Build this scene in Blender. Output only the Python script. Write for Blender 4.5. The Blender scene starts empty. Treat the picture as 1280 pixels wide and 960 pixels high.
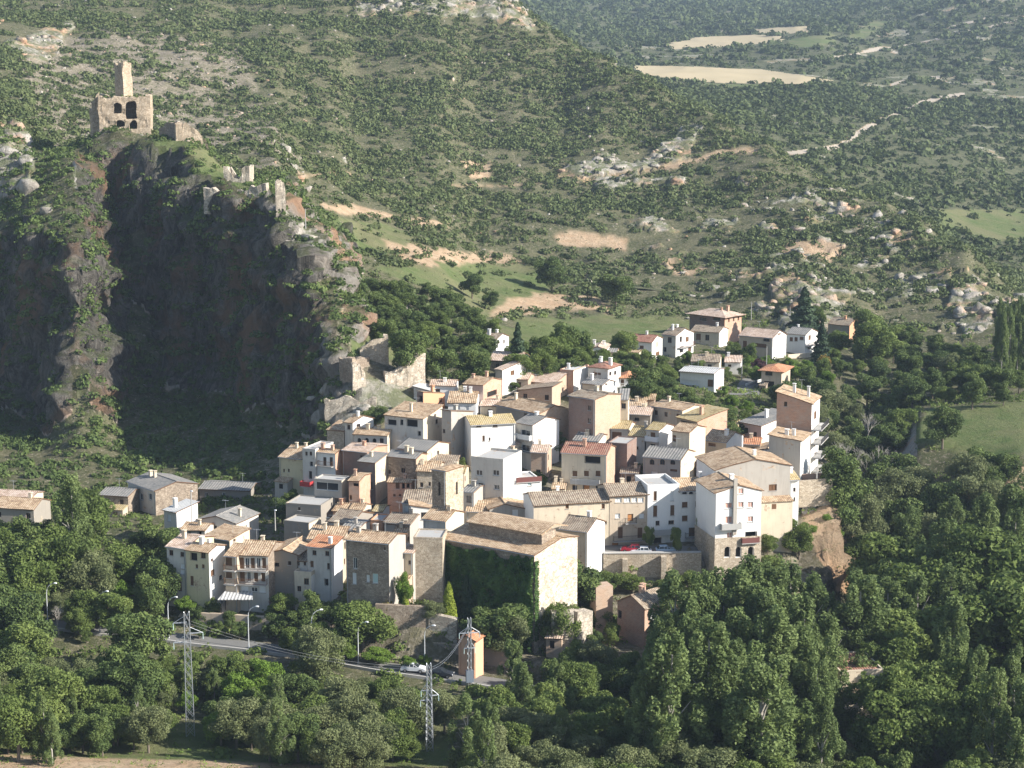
import bpy, math, random, time
import numpy as np
from mathutils import Vector, Matrix
T0 = time.time()
R = math.radians
random.seed(7); rng = np.random.default_rng(7)
scene = bpy.context.scene
COL = scene.collection

# ------------------------------------------------------------------ camera model
F = 2275.0; PITCH = R(10.0); CZ = 100.0
cp, sp = math.cos(PITCH), math.sin(PITCH)
def ray(px, py):
    a = (px-640)/F; b = (480-py)/F
    return np.array([a, cp+b*sp, -sp+b*cp])
def unproj(px, py, D):
    d = ray(px, py); return np.array([0, 0, CZ]) + d*(D/d[1])
def proj(P):
    P = np.asarray(P, float); x, y, z = P[..., 0], P[..., 1], P[..., 2]-CZ
    f = y*cp - z*sp; u = y*sp + z*cp
    return 640+F*x/f, 480-F*u/f
cam = bpy.data.objects.new("camera", bpy.data.cameras.new("camera")); COL.objects.link(cam)
cam.location = (0, 0, CZ); cam.rotation_euler = (R(90)-PITCH, 0, 0)
cam.data.sensor_width = 36; cam.data.lens = 36*F/1280; cam.data.clip_start = 1; cam.data.clip_end = 30000
scene.camera = cam

# ------------------------------------------------------------------ noise
def _hash(i, j, k, s):
    h = (i.astype(np.int64)*374761393 + j.astype(np.int64)*668265263 + k.astype(np.int64)*2147483647 + s*1274126177) & 0xffffffff
    h = ((h ^ (h >> 13))*1274126177) & 0xffffffff
    h = ((h ^ (h >> 15))*2246822519) & 0xffffffff
    return ((h ^ (h >> 16)) & 0xffff)/65535.0
def vnoise(P, s=0):
    P = np.asarray(P, float); f = np.floor(P); t = P-f; t = t*t*(3-2*t)
    i, j, k = f[..., 0], f[..., 1], f[..., 2]; x, y, z = t[..., 0], t[..., 1], t[..., 2]
    def c(a, b, d): return _hash(i+a, j+b, k+d, s)
    x00 = c(0,0,0)*(1-x)+c(1,0,0)*x; x10 = c(0,1,0)*(1-x)+c(1,1,0)*x
    x01 = c(0,0,1)*(1-x)+c(1,0,1)*x; x11 = c(0,1,1)*(1-x)+c(1,1,1)*x
    return ((x00*(1-y)+x10*y)*(1-z)+(x01*(1-y)+x11*y)*z)*2-1
def fbm(P, o=4, s=0, g=0.5):
    P = np.asarray(P, float); r = 0; a = 1; n = 0
    for q in range(o):
        r = r + a*vnoise(P*(2**q)+q*17.3, s+q); n += a; a *= g
    return r/n
def ridged(P, o=4, s=0):
    P = np.asarray(P, float); r = 0; a = 1; n = 0
    for q in range(o):
        r = r + a*(1-2*np.abs(vnoise(P*(2**q)+q*9.7, s+q))); n += a; a *= .5
    return r/n

# ------------------------------------------------------------------ terrain profiles: px -> [(D, py) or (D, None, z)]
N = None
NEAR = {
 -700: [(120,N,6),(240,N,5),(300,N,4),(360,N,8),(400,N,14),(440,N,40),(500,N,70),(620,N,85),(800,N,100),(1100,N,135),(1500,N,160)],
 -200: [(120,N,6),(240,N,5),(260,N,2),(305,N,4.5),(360,N,8),(400,N,12),(430,N,25),(455,N,48),(500,N,66),(620,N,83),(800,N,100),(1100,N,138),(1500,N,165)],
 0: [(120,N,5),(238,N,5),(252,N,1.5),(295,N,3),(308,N,4.3),(320,N,6),(360,N,7),(440,N,7),(452,530),(464,440),(470,340),(478,300),(500,265),(520,205),(535,178),(550,165),(620,145),(800,80),(1050,0),(1250,-50),(1500,-60)],
 50: [(120,N,5),(238,N,5),(252,N,1.2),(290,N,2.5),(305,N,3.8),(320,N,6),(360,N,7),(425,N,7),(436,530),(446,430),(453,350),(457,296),(475,282),(500,240),(520,210),(600,165),(800,95),(1050,0),(1250,-50),(1500,-60)],
 100: [(120,N,5),(238,N,4.6),(252,N,1),(290,N,2.2),(304,N,3.2),(320,N,5),(360,N,7),(395,N,5),(414,N,8),(424,520),(432,450),(440,350),(446,292),(468,278),(492,245),(508,210),(518,195),(560,190),(650,168),(800,110),(1050,0),(1250,-50),(1500,-60)],
 150: [(120,N,5),(238,N,4.3),(252,N,1),(290,N,2),(303,N,2.5),(320,N,5),(360,N,7),(395,N,5),(418,N,8),(430,500),(438,440),(450,395),(463,375),(480,330),(498,270),(506,220),(511,172),(520,163),(545,166),(560,180),(600,187),(680,165),(800,118),(1050,0),(1250,-50),(1500,-60)],
 200: [(120,N,4),(238,N,4),(252,N,1),(290,N,1.8),(302,N,1.9),(318,N,5),(355,N,7),(395,N,5),(425,N,9),(440,500),(450,450),(462,425),(470,400),(476,330),(494,285),(500,210),(508,176),(535,169),(560,178),(620,196),(680,178),(800,130),(1050,3),(1250,-50),(1500,-60)],
 250: [(120,N,4.5),(240,N,3.4),(252,N,1),(290,N,1),(301,N,1.4),(313,N,5),(350,N,6.5),(395,N,6),(430,N,10),(446,500),(456,440),(463,400),(468,320),(480,300),(485,222),(492,205),(510,183),(530,176),(560,190),(620,205),(680,192),(800,142),(1050,0),(1250,-50),(1500,-60)],
 300: [(120,N,4),(240,N,3),(252,N,.8),(290,N,.7),(299,N,1.1),(311,N,4.5),(345,N,6),(390,N,7),(424,N,11),(440,500),(446,460),(451,400),(457,330),(464,300),(469,252),(474,235),(500,224),(560,228),(640,203),(800,150),(1050,12),(1250,-50),(1500,-60)],
 350: [(120,N,4),(240,N,3),(252,N,.5),(288,N,.5),(297,N,.8),(309,N,4),(340,N,6),(352,N,7),(388,N,8),(416,N,12),(432,505),(434,490),(440,430),(445,340),(451,320),(456,264),(468,242),(520,236),(600,216),(800,150),(1050,8),(1250,-50),(1500,-60)],
 390: [(120,N,3.5),(240,N,2.6),(252,N,.3),(287,N,.3),(295,N,.5),(308,N,5),(335,N,7),(350,N,9),(375,N,12),(400,N,14),(412,560),(424,500),(429,420),(433,370),(439,360),(443,308),(470,292),(520,286),(600,256),(700,216),(850,140),(1050,12),(1250,-50),(1500,-60)],
 420: [(120,N,3.5),(240,N,2.4),(252,N,.3),(286,N,.2),(294,N,.3),(307,N,6),(330,N,8),(350,N,10),(370,N,14),(388,N,18),(399,530),(407,480),(413,425),(422,398),(440,362),(470,342),(520,312),(600,272),(700,226),(850,145),(1050,8),(1250,-50),(1500,-60)],
 450: [(120,N,3),(240,N,2.2),(252,N,.2),(285,N,.1),(293,N,.2),(301,N,7),(330,N,9),(350,N,10.5),(372,N,15),(388,N,19),(399,505),(405,470),(412,445),(450,412),(500,372),(560,322),(650,272),(760,217),(900,130),(1080,0),(1250,-40),(1500,-50)],
 500: [(120,N,3),(240,N,2),(252,N,.2),(285,N,0),(292,N,0),(298,N,7),(310,N,8.5),(330,N,9),(350,N,10.5),(370,N,14.5),(390,N,19),(402,500),(411,465),(430,452),(480,402),(560,342),(650,292),(760,227),(900,130),(1080,-2),(1250,-40),(1500,-50)],
 550: [(120,N,3),(240,N,1.8),(252,N,.2),(285,N,0),(291,N,0),(299,N,5.5),(318,N,6),(330,N,8.5),(350,N,10.5),(370,N,14.5),(390,N,19),(410,N,25),(422,468),(445,448),(480,420),(560,360),(650,305),(760,240),(900,135),(1080,-3),(1250,-40),(1500,-50)],
 600: [(120,N,3),(240,N,1.5),(285,N,0),(290,N,0),(300,N,1.5),(320,N,5),(335,N,8),(350,N,10),(370,N,14),(390,N,19),(410,N,23),(430,460),(460,437),(520,407),(600,367),(700,312),(800,242),(950,130),(1080,0),(1150,-15),(1500,N,90)],
 640: [(120,N,3),(240,N,1.2),(285,N,0),(300,N,.5),(320,N,3),(335,N,8),(350,N,10),(370,N,14),(390,N,18),(410,N,22),(440,458),(470,435),(530,410),(600,378),(700,315),(800,243),(950,132),(1080,-4),(1120,0),(1500,N,70)],
 700: [(120,N,3),(240,N,1),(285,N,0),(310,N,.5),(326,N,3),(336,N,8.5),(350,N,10),(370,N,13.5),(390,N,17),(410,N,20),(440,N,24),(470,446),(540,417),(600,392),(700,322),(800,250),(950,140),(1050,45),(1075,42),(1130,60),(1500,N,40)],
 750: [(120,N,3),(240,N,.8),(285,N,-.5),(315,N,0),(328,N,3.5),(331.5,N,4.5),(332.5,N,8.7),(350,N,10),(370,N,13),(390,N,17),(415,N,20.5),(445,N,23),(475,448),(540,420),(610,390),(700,326),(800,253),(930,135),(1000,75),(1030,73),(1100,90),(1500,N,25)],
 800: [(120,N,3),(240,N,.5),(285,N,-1),(320,N,1),(331.5,N,4.2),(332.5,N,8.7),(350,N,9.7),(370,N,12.5),(390,N,16),(420,N,20),(450,478),(480,452),(540,426),(620,387),(700,331),(800,256),(900,170),(960,102),(980,100),(1040,130),(1200,N,20),(1500,N,10)],
 870: [(120,N,3),(240,N,0),(285,N,-1.5),(320,N,.5),(331.5,N,4),(332.5,N,8.7),(350,N,9.5),(370,N,12),(390,N,15),(420,N,18),(450,490),(495,458),(540,432),(570,418),(620,388),(700,331),(800,252),(880,175),(925,133),(945,133),(1010,N,60),(1200,N,10),(1500,N,0)],
 900: [(120,N,3),(240,N,0),(290,N,-2),(318,N,0),(328,N,3),(340,N,8),(350,N,9.5),(370,N,12),(390,N,14),(420,N,17),(450,497),(500,457),(545,432),(562,424),(620,387),(700,331),(800,252),(860,192),(905,150),(925,150),(1000,N,50),(1100,N,20),(1500,N,0)],
 950: [(120,N,2),(240,N,-1),(290,N,-3),(322,N,-1),(335,N,5),(348,N,9),(370,N,11.5),(390,N,13),(420,N,15),(450,500),(500,462),(545,433),(570,420),(620,380),(700,328),(780,262),(830,208),(872,182),(890,184),(960,N,40),(1100,N,10),(1500,N,0)],
 1000: [(120,N,1),(240,N,-2),(290,N,-4),(325,N,-2),(340,N,4),(350,N,9),(370,N,11),(390,N,12),(410,N,12),(440,N,13),(480,476),(520,452),(560,427),(580,403),(650,352),(740,291),(800,241),(838,216),(858,217),(930,N,30),(1100,N,5),(1500,N,0)],
 1040: [(120,N,0),(240,N,-3),(290,N,-5),(325,N,-5),(344,N,-3),(349,N,7),(356,N,13),(380,N,9),(400,N,8),(440,N,9),(480,N,14),(520,N,15.3),(560,432),(600,402),(680,342),(760,282),(808,236),(828,238),(900,N,25),(1100,N,5),(1500,N,0)],
 1070: [(120,N,0),(240,N,-3),(290,N,-5),(330,N,-6),(350,N,-5),(356,N,3),(362,N,8),(380,N,3),(420,N,3),(450,N,8),(490,N,13),(540,N,14.5),(590,408),(680,346),(750,288),(790,246),(810,248),(880,N,24),(1100,N,5),(1500,N,0)],
 1100: [(120,N,0),(240,N,-3),(300,N,-6),(350,N,-6),(380,N,-4),(420,N,0),(460,N,6),(500,N,12),(540,452),(600,416),(680,351),(740,292),(775,257),(795,258),(870,N,20),(1100,N,5),(1500,N,0)],
 1150: [(120,N,0),(240,N,-3),(300,N,-6),(350,N,-6),(380,N,-4),(400,N,3),(415,550),(440,512),(465,N,13),(500,N,12.5),(540,453),(600,416),(670,352),(720,304),(742,278),(762,280),(840,N,14),(1100,N,4),(1500,N,0)],
 1200: [(120,N,0),(240,N,-3),(300,N,-6),(350,N,-6),(370,N,-3),(398,N,8),(412,557),(440,510),(465,N,14),(500,N,13),(540,456),(600,416),(660,356),(702,308),(722,309),(800,N,10),(1100,N,3),(1500,N,0)],
 1280: [(120,N,0),(240,N,-3),(300,N,-6),(350,N,-4),(375,N,4),(395,572),(440,505),(468,N,15),(520,N,11),(560,442),(605,388),(625,390),(700,N,8),(1100,N,3),(1500,N,0)],
 1500: [(120,N,0),(240,N,-2),(300,N,-4),(350,N,-2),(375,N,5),(395,N,13),(440,N,18),(520,N,12),(560,N,10),(605,N,12),(700,N,6),(1100,N,3),(1500,N,0)],
 2000: [(120,N,0),(240,N,0),(300,N,0),(375,N,8),(440,N,20),(520,N,16),(605,N,14),(700,N,8),(1100,N,3),(1500,N,0)],
}
SHIFT = {-200: 45, 0: 42, 50: 34, 100: 28, 150: 52, 200: 44, 250: 36, 300: 28, 350: 14, 390: 5}
for _c, _s in SHIFT.items():
    NEAR[_c] = [(p[0]+_s*float(np.interp(p[0], [405, 436, 545, 720], [0, 1, 1, 0])),)+tuple(p[1:]) for p in NEAR[_c]]
FAR = {
 -700: [(900,N,40),(1400,N,90),(2000,N,220),(3000,N,360),(5500,N,800)],
 500: [(900,N,20),(1400,N,80),(2000,N,160),(3000,N,300),(5500,N,800)],
 620: [(900,N,20),(1400,60),(1900,30),(2600,-10),(3500,-50),(5500,-180)],
 700: [(900,N,20),(1100,N,45),(1400,92),(1800,60),(2600,15),(3500,-20),(5500,-170)],
 800: [(900,N,20),(1100,N,60),(1350,115),(1500,103),(1700,84),(1900,60),(2300,42),(3000,0),(4000,-40),(5500,-170)],
 900: [(850,N,15),(950,N,30),(1100,150),(1300,127),(1480,106),(1700,84),(1900,60),(2200,42),(3000,0),(4000,-40),(5500,-170)],
 1000: [(800,N,4),(880,N,18),(1000,200),(1200,158),(1480,108),(1700,86),(2000,50),(3000,0),(4000,-40),(5500,-170)],
 1100: [(750,N,3),(850,N,14),(950,250),(1100,212),(1300,160),(1600,110),(2000,60),(2600,10),(3500,-40),(5500,-170)],
 1200: [(700,N,3),(800,N,5),(900,300),(1000,270),(1200,200),(1500,130),(1900,60),(2400,0),(3500,-50),(5500,-170)],
 1280: [(650,N,3),(750,N,4),(880,322),(1000,284),(1200,228),(1400,160),(1800,80),(2200,10),(3200,-50),(5500,-170)],
 1500: [(600,N,2),(800,N,4),(1000,N,14),(1400,N,60),(1800,N,110),(2400,N,200),(5500,N,820)],
 2000: [(600,N,2),(800,N,8),(1000,N,24),(1400,N,80),(1800,N,140),(2400,N,240),(5500,N,850)],
}
def uof(px): return (px-640)/F/cp
def tz(py):
    d = ray(640, py); return d[2]/d[1]
def smooth1(a, k, axis):
    w = np.hanning(2*k+3)[1:-1]; w /= w.sum()
    pad = [(0, 0), (0, 0)]; pad[axis] = (k, k)
    b = np.pad(a, pad, mode='edge')
    return np.apply_along_axis(lambda v: np.convolve(v, w, 'valid'), axis, b)
def sample(tab, us, Ds, kD, ku):
    cols = sorted(tab); cu = np.array([uof(c) for c in cols]); Z = []
    for c in cols:
        pts = tab[c]; d = [p[0] for p in pts]
        z = [p[2] if p[1] is None else CZ+p[0]*tz(p[1]) for p in pts]
        Z.append(np.interp(Ds, d, z))
    Z = np.array(Z); out = np.empty((len(us), len(Ds)))
    for j in range(len(Ds)): out[:, j] = np.interp(us, cu, Z[:, j])
    if kD: out = smooth1(out, kD, 1)
    if ku: out = smooth1(out, ku, 0)
    return out
def seg(*a):
    out = []
    for (p, q, s) in a: out += list(np.arange(p, q, s))
    return np.array(out)
nu = np.array([uof(p) for p in seg((-700,-60,14),(-60,1340,2.6),(1340,2001,16))])
nD = seg((120,240,5),(240,320,1.1),(320,540,.95),(540,1130,2.4),(1130,1500,12))
ZN = sample(NEAR, nu, nD, 1, 4)
fu = np.array([uof(p) for p in seg((-700,560,30),(560,1340,3.2),(1340,2001,20))])
fD = np.concatenate([np.geomspace(650, 3300, 360), np.geomspace(3340, 5500, 12)])
ZF = sample(FAR, fu, fD, 6, 9)

# relief that belongs to the land itself
def grid_xy(us, Ds): return us[:, None]*Ds[None, :], np.repeat(Ds[None, :], len(us), 0)
XN, YN = grid_xy(nu, nD); XF, YF = grid_xy(fu, fD)
def stack(X, Y, Z=0): return np.stack([X, Y, np.zeros_like(X)+Z], -1)
amp = np.interp(YN, [300, 420, 700, 1000], [.15, .5, 2.5, 5])
ZN = ZN + amp*fbm(stack(XN, YN)/70, 4, 3) + np.clip((YN-430)/200, 0, 1)*1.6*ridged(stack(XN, YN)/22, 3, 8)
ZF = ZF + np.interp(YF, [800, 1500, 3000], [1.5, 6, 16])*ridged(stack(XF, YF)/np.interp(YF, [900, 3000], [130, 300])[..., None], 4, 5)*.8

# ------------------------------------------------------------------ road bed
ROADPTS = [(-260,760,313),(-60,768,310),(60,780,305.5),(130,789,303.5),(200,795,302.5),(250,802,301),(310,808,299.2),(380,817,297),(430,826,294.5),(500,838,291),(560,846,289.5),(610,853,288.5),(680,866,285),(760,885,280)]
ROAD = np.array([unproj(*p) for p in ROADPTS])
def densify(P, step):
    P = np.asarray(P, float); out = [P[0]]
    for a, b in zip(P[:-1], P[1:]):
        n = max(1, int(np.linalg.norm(b-a)/step))
        for i in range(1, n+1): out.append(a+(b-a)*i/n)
    return np.array(out)
ROADD = densify(ROAD, 1.0)
for q in range(3): ROADD[1:-1] = (ROADD[:-2]+ROADD[1:-1]*2+ROADD[2:])/4
def flatten(XX, YY, ZZ, line, w, fall):
    j0, j1 = np.searchsorted(nD, [line[:, 1].min()-fall-6, line[:, 1].max()+fall+6])
    x = XX[:, j0:j1]; y = YY[:, j0:j1]; best = np.full(x.shape, 1e9); bz = np.zeros(x.shape)
    for p in line:
        d = (x-p[0])**2+(y-p[1])**2; m = d < best; best[m] = d[m]; bz[m] = p[2]
    d = np.sqrt(best); t = np.clip((d-w)/fall, 0, 1); t = t*t*(3-2*t)
    ZZ[:, j0:j1] = bz*(1-t)+ZZ[:, j0:j1]*t
flatten(XN, YN, ZN, ROADD, 4.2, 5)

def zt(x, y):
    """height of the near land at x, y"""
    u = x/y; i = np.clip(np.searchsorted(nu, u)-1, 0, len(nu)-2); j = np.clip(np.searchsorted(nD, y)-1, 0, len(nD)-2)
    a = np.clip((u-nu[i])/(nu[i+1]-nu[i]), 0, 1); b = np.clip((y-nD[j])/(nD[j+1]-nD[j]), 0, 1)
    return (ZN[i, j]*(1-a)+ZN[i+1, j]*a)*(1-b)+(ZN[i, j+1]*(1-a)+ZN[i+1, j+1]*a)*b
def hit(px, py, h=0.0, d0=200, d1=1300):
    """first point of the sight line that is h metres above the land"""
    d = ray(px, py); Ys = np.arange(d0, d1, .5); X = d[0]/d[1]*Ys; Z = CZ+d[2]/d[1]*Ys
    g = zt(X, Ys)+h; k = np.argmax(Z < g)
    if not (Z < g).any(): k = len(Ys)-1
    return np.array([X[k], Ys[k], Z[k]])

# ------------------------------------------------------------------ object helpers
def tag(o, label=None, cat=None, group=None, kind=None):
    if label: o['label'] = label
    if cat: o['category'] = cat
    if group: o['group'] = group
    if kind: o['kind'] = kind
    return o
def empty(name, loc, rz=0):
    o = bpy.data.objects.new(name, None); COL.objects.link(o); o.location = tuple(map(float, loc)); o.rotation_euler = (0, 0, rz)
    o.empty_display_size = .5
    return o
class MB:
    """collects polygons (with material index and uv) for one mesh"""
    def __init__(s): s.v = []; s.f = []; s.m = []; s.uv = []
    def poly(s, pts, m=0, uv=None):
        n = len(s.v); s.v += [tuple(map(float, p)) for p in pts]; s.f.append(list(range(n, n+len(pts)))); s.m.append(m)
        if uv is None:
            p = [np.array(q, float) for q in pts]; nn = np.cross(p[1]-p[0], p[2]-p[0]); l = np.linalg.norm(nn)
            nn = nn/l if l > 1e-9 else np.array([0, 0, 1.])
            if abs(nn[2]) > .9: uv = [(q[0], q[1]) for q in p]
            else:
                t = np.array([-nn[1], nn[0], 0]); t /= np.linalg.norm(t); w = np.cross(nn, t)
                uv = [(q@t, q@w) for q in p]
        s.uv += list(uv)
    def box(s, x0, x1, y0, y1, z0, z1, m=0):
        c = [(x0,y0,z0),(x1,y0,z0),(x1,y1,z0),(x0,y1,z0),(x0,y0,z1),(x1,y0,z1),(x1,y1,z1),(x0,y1,z1)]
        for q in ((0,3,2,1),(4,5,6,7),(0,1,5,4),(1,2,6,5),(2,3,7,6),(3,0,4,7)): s.poly([c[i] for i in q], m)
    def slab(s, pts, th, m=0, me=None):
        """planar polygon (top, counter-clockwise seen from above) with thickness th"""
        p = [np.array(q, float) for q in pts]; n = np.cross(p[1]-p[0], p[2]-p[0]); n /= np.linalg.norm(n)
        if n[2] < 0: p = p[::-1]; n = -n
        b = [q-n*th for q in p]; me = m if me is None else me
        s.poly(p, m); s.poly(b[::-1], me)
        for i in range(len(p)):
            j = (i+1) % len(p); s.poly([b[i], b[j], p[j], p[i]], me)
    def tube(s, pts, r, n=6, m=0, cap=True):
        pts = [np.array(p, float) for p in pts]
        if np.isscalar(r): r = [r]*len(pts)
        rings = []
        for i, p in enumerate(pts):
            d = pts[min(i+1, len(pts)-1)]-pts[max(i-1, 0)]; d = d/(np.linalg.norm(d)+1e-9)
            a = np.cross(d, [0, 0, 1.]) if abs(d[2]) < .95 else np.cross(d, [1., 0, 0]); a /= np.linalg.norm(a); b = np.cross(d, a)
            rings.append([p+r[i]*(a*math.cos(2*math.pi*k/n)+b*math.sin(2*math.pi*k/n)) for k in range(n)])
        for i in range(len(rings)-1):
            for k in range(n):
                q = (k+1) % n; s.poly([rings[i][k], rings[i][q], rings[i+1][q], rings[i+1][k]], m)
        if cap: s.poly(rings[0][::-1], m); s.poly(rings[-1], m)
    def mesh(s, name, mats):
        me = bpy.data.meshes.new(name); me.from_pydata(s.v, [], s.f)
        if not isinstance(mats, (list, tuple)): mats = [mats]
        for x in mats: me.materials.append(x)
        me.polygons.foreach_set('material_index', s.m)
        uv = me.uv_layers.new(name='UVMap'); uv.data.foreach_set('uv', np.array(s.uv, float).ravel())
        me.update(); return me
    def build(s, name, mats, parent=None):
        if not s.f: return None
        o = bpy.data.objects.new(name, s.mesh(name, mats)); COL.objects.link(o)
        if parent is not None: o.parent = parent
        return o
def np_mesh(name, verts, faces, mats, attrs=None, smooth=False, fmat=None):
    """verts (n,3), faces (m,4) arrays -> mesh"""
    me = bpy.data.meshes.new(name); k = faces.shape[1]
    me.vertices.add(len(verts)); me.vertices.foreach_set('co', verts.astype(np.float32).ravel())
    me.loops.add(faces.size); me.loops.foreach_set('vertex_index', faces.astype(np.int32).ravel())
    me.polygons.add(len(faces)); me.polygons.foreach_set('loop_start', np.arange(0, faces.size, k, dtype=np.int32))
    try: me.polygons.foreach_set('loop_total', np.full(len(faces), k, np.int32))
    except Exception: pass
    if not isinstance(mats, (list, tuple)): mats = [mats]
    for x in mats: me.materials.append(x)
    if fmat is not None: me.polygons.foreach_set('material_index', fmat.astype(np.int32))
    me.update(calc_edges=True)
    if smooth: me.polygons.foreach_set('use_smooth', np.ones(len(faces), bool))
    for nm, (typ, arr) in (attrs or {}).items():
        a = me.attributes.new(nm, typ, 'POINT')
        a.data.foreach_set('color' if 'COLOR' in typ else 'value', arr.astype(np.float32).ravel())
    return me

# ------------------------------------------------------------------ materials
def newmat(name):
    m = bpy.data.materials.new(name); m.use_nodes = True; nt = m.node_tree; nt.nodes.clear()
    out = nt.nodes.new('ShaderNodeOutputMaterial'); b = nt.nodes.new('ShaderNodeBsdfPrincipled'); nt.links.new(b.outputs[0], out.inputs[0])
    b.inputs['Roughness'].default_value = .85
    b.inputs['Specular IOR Level'].default_value = .25
    return m, nt, b, out
class NT:
    def __init__(s, nt): s.nt = nt
    def n(s, t, **k):
        x = s.nt.nodes.new(t)
        for a, b in k.items(): setattr(x, a, b)
        return x
    def L(s, a, b): s.nt.links.new(a, b)
    def noise(s, vec, scale, detail=4, rough=.55, dist=0):
        x = s.n('ShaderNodeTexNoise'); x.inputs['Scale'].default_value = scale; x.inputs['Detail'].default_value = detail
        x.inputs['Roughness'].default_value = rough; x.inputs['Distortion'].default_value = dist
        if vec is not None: s.L(vec, x.inputs['Vector'])
        return x.outputs['Fac']
    def ramp(s, fac, stops, interp='LINEAR'):
        x = s.n('ShaderNodeValToRGB'); e = x.color_ramp.elements; x.color_ramp.interpolation = interp
        while len(e) < len(stops): e.new(.5)
        for k, (p, c) in zip(e, stops):
            k.position = p; k.color = (*c, 1) if not np.isscalar(c) else (c, c, c, 1)
        s.L(fac, x.inputs[0]); return x.outputs[0]
    def mix(s, fac, a, b, mode='MIX'):
        x = s.n('ShaderNodeMix', data_type='RGBA', blend_type=mode); x.clamp_factor = True
        for k, v in ((0, fac), (6, a), (7, b)):
            if hasattr(v, 'links') or isinstance(v, bpy.types.NodeSocket): s.L(v, x.inputs[k])
            elif k == 0: x.inputs[0].default_value = v
            else: x.inputs[k].default_value = (*v, 1)
        return x.outputs[2]
    def math(s, op, a, b=None, c=None, clamp=False):
        x = s.n('ShaderNodeMath', operation=op); x.use_clamp = clamp
        for k, v in enumerate((a, b, c)):
            if v is None: continue
            if isinstance(v, bpy.types.NodeSocket): s.L(v, x.inputs[k])
            else: x.inputs[k].default_value = v
        return x.outputs[0]
    def vec(s, kind='Object', jitter=True, scale=(1, 1, 1)):
        tc = s.n('ShaderNodeTexCoord'); v = tc.outputs[kind]
        mp = s.n('ShaderNodeMapping'); s.L(v, mp.inputs['Vector']); mp.inputs['Scale'].default_value = scale
        if jitter:
            oi = s.n('ShaderNodeObjectInfo'); m = s.math('MULTIPLY', oi.outputs['Random'], 97.0); cb = s.n('ShaderNodeCombineXYZ')
            for k in range(3): s.L(m, cb.inputs[k])
            s.L(cb.outputs[0], mp.inputs['Location'])
        return mp.outputs[0]
    def bump(s, h, strength, dist, b):
        x = s.n('ShaderNodeBump'); x.inputs['Strength'].default_value = strength; x.inputs['Distance'].default_value = dist
        s.L(h, x.inputs['Height']); s.L(x.outputs[0], b.inputs['Normal'])
M = {}
def plaster(name, c, dirt=.5, dc=(.25, .2, .15)):
    m, nt, b, o = newmat(name); g = NT(nt); v = g.vec(); v2 = g.vec(scale=(2.2, 2.2, .22))
    n1 = g.noise(v, .35, 5, .65); n2 = g.noise(v2, 1.0, 5, .7); n3 = g.noise(v, 3.5, 3)
    f = g.math('MULTIPLY', g.ramp(n1, [(.42, 0.), (.75, 1.)]), dirt*.55)
    c1 = g.mix(f, c, tuple(x*.62+y*.25 for x, y in zip(c, dc)))
    f2 = g.math('MULTIPLY', g.ramp(n2, [(.5, 0.), (.78, 1.)]), dirt*.7)
    c2 = g.mix(f2, c1, tuple(x*.45+y*.3 for x, y in zip(c, dc)))
    n4 = g.noise(v, .55, 6, .72); gt = g.n('ShaderNodeTexVoronoi'); gt.inputs['Scale'].default_value = 2.6; g.L(v, gt.inputs['Vector']); gs = g.n('ShaderNodeSeparateColor'); g.L(gt.outputs['Color'], gs.inputs[0])
    rub = g.ramp(gs.outputs[0], [(0., (.30, .21, .15)), (.5, (.46, .33, .23)), (1., (.55, .44, .32))])
    if dirt > .5: c2 = g.mix(g.ramp(n4, [(.60, 0.), (.64, .9)]), c2, rub)      # render fallen away from the rubble
    c3 = g.mix(g.math('MULTIPLY', n3, .12), c2, (.3, .27, .22))
    g.L(c3, b.inputs['Base Color']); g.bump(n3, .4, .03, b); b.inputs['Roughness'].default_value = .9
    M[name] = m
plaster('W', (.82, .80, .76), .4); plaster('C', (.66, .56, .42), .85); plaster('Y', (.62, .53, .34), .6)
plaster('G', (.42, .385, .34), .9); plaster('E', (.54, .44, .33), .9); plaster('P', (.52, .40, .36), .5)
plaster('O', (.62, .33, .19), .4); plaster('K', (.30, .27, .23), .7); plaster('V', (.60, .56, .50), .8)  # V: greyed plaster; on white houses it puts shade into the front's colour
plaster('concrete', (.42, .41, .39), .6)
def brick(name, c1, c2, mortar, big=False):
    m, nt, b, o = newmat(name); g = NT(nt); v = g.vec('UV')
    t = g.n('ShaderNodeTexBrick'); g.L(v, t.inputs['Vector']); t.inputs['Scale'].default_value = 1
    t.inputs['Brick Width'].default_value = .5; t.inputs['Row Height'].default_value = .22; t.inputs['Mortar Size'].default_value = .025
    t.inputs['Color1'].default_value = (*c1, 1); t.inputs['Color2'].default_value = (*c2, 1); t.inputs['Mortar'].default_value = (*mortar, 1)
    n1 = g.noise(g.vec(), .5, 5, .65); n2 = g.noise(g.vec(), 2.2, 4, .7)
    c = g.mix(g.math('MULTIPLY', g.ramp(n1, [(.4, 0.), (.7, 1.)]), .55), t.outputs['Color'], tuple(x*.8+.06 for x in mortar))
    c = g.mix(g.math('MULTIPLY', g.ramp(n2, [(.55, 0.), (.75, 1.)]), .4), c, tuple(x*.45 for x in c1))
    g.L(c, b.inputs['Base Color']); g.bump(t.outputs['Fac'], .3, .02, b); M[name] = m
brick('B', (.58, .29, .17), (.46, .22, .13), (.50, .42, .34)); brick('D', (.27, .15, .11), (.21, .12, .09), (.27, .23, .2))  # D: dark brick, also orange brick fronts with their shade coloured in
brick('Q', (.52, .35, .24), (.42, .27, .18), (.48, .4, .31))
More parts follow.
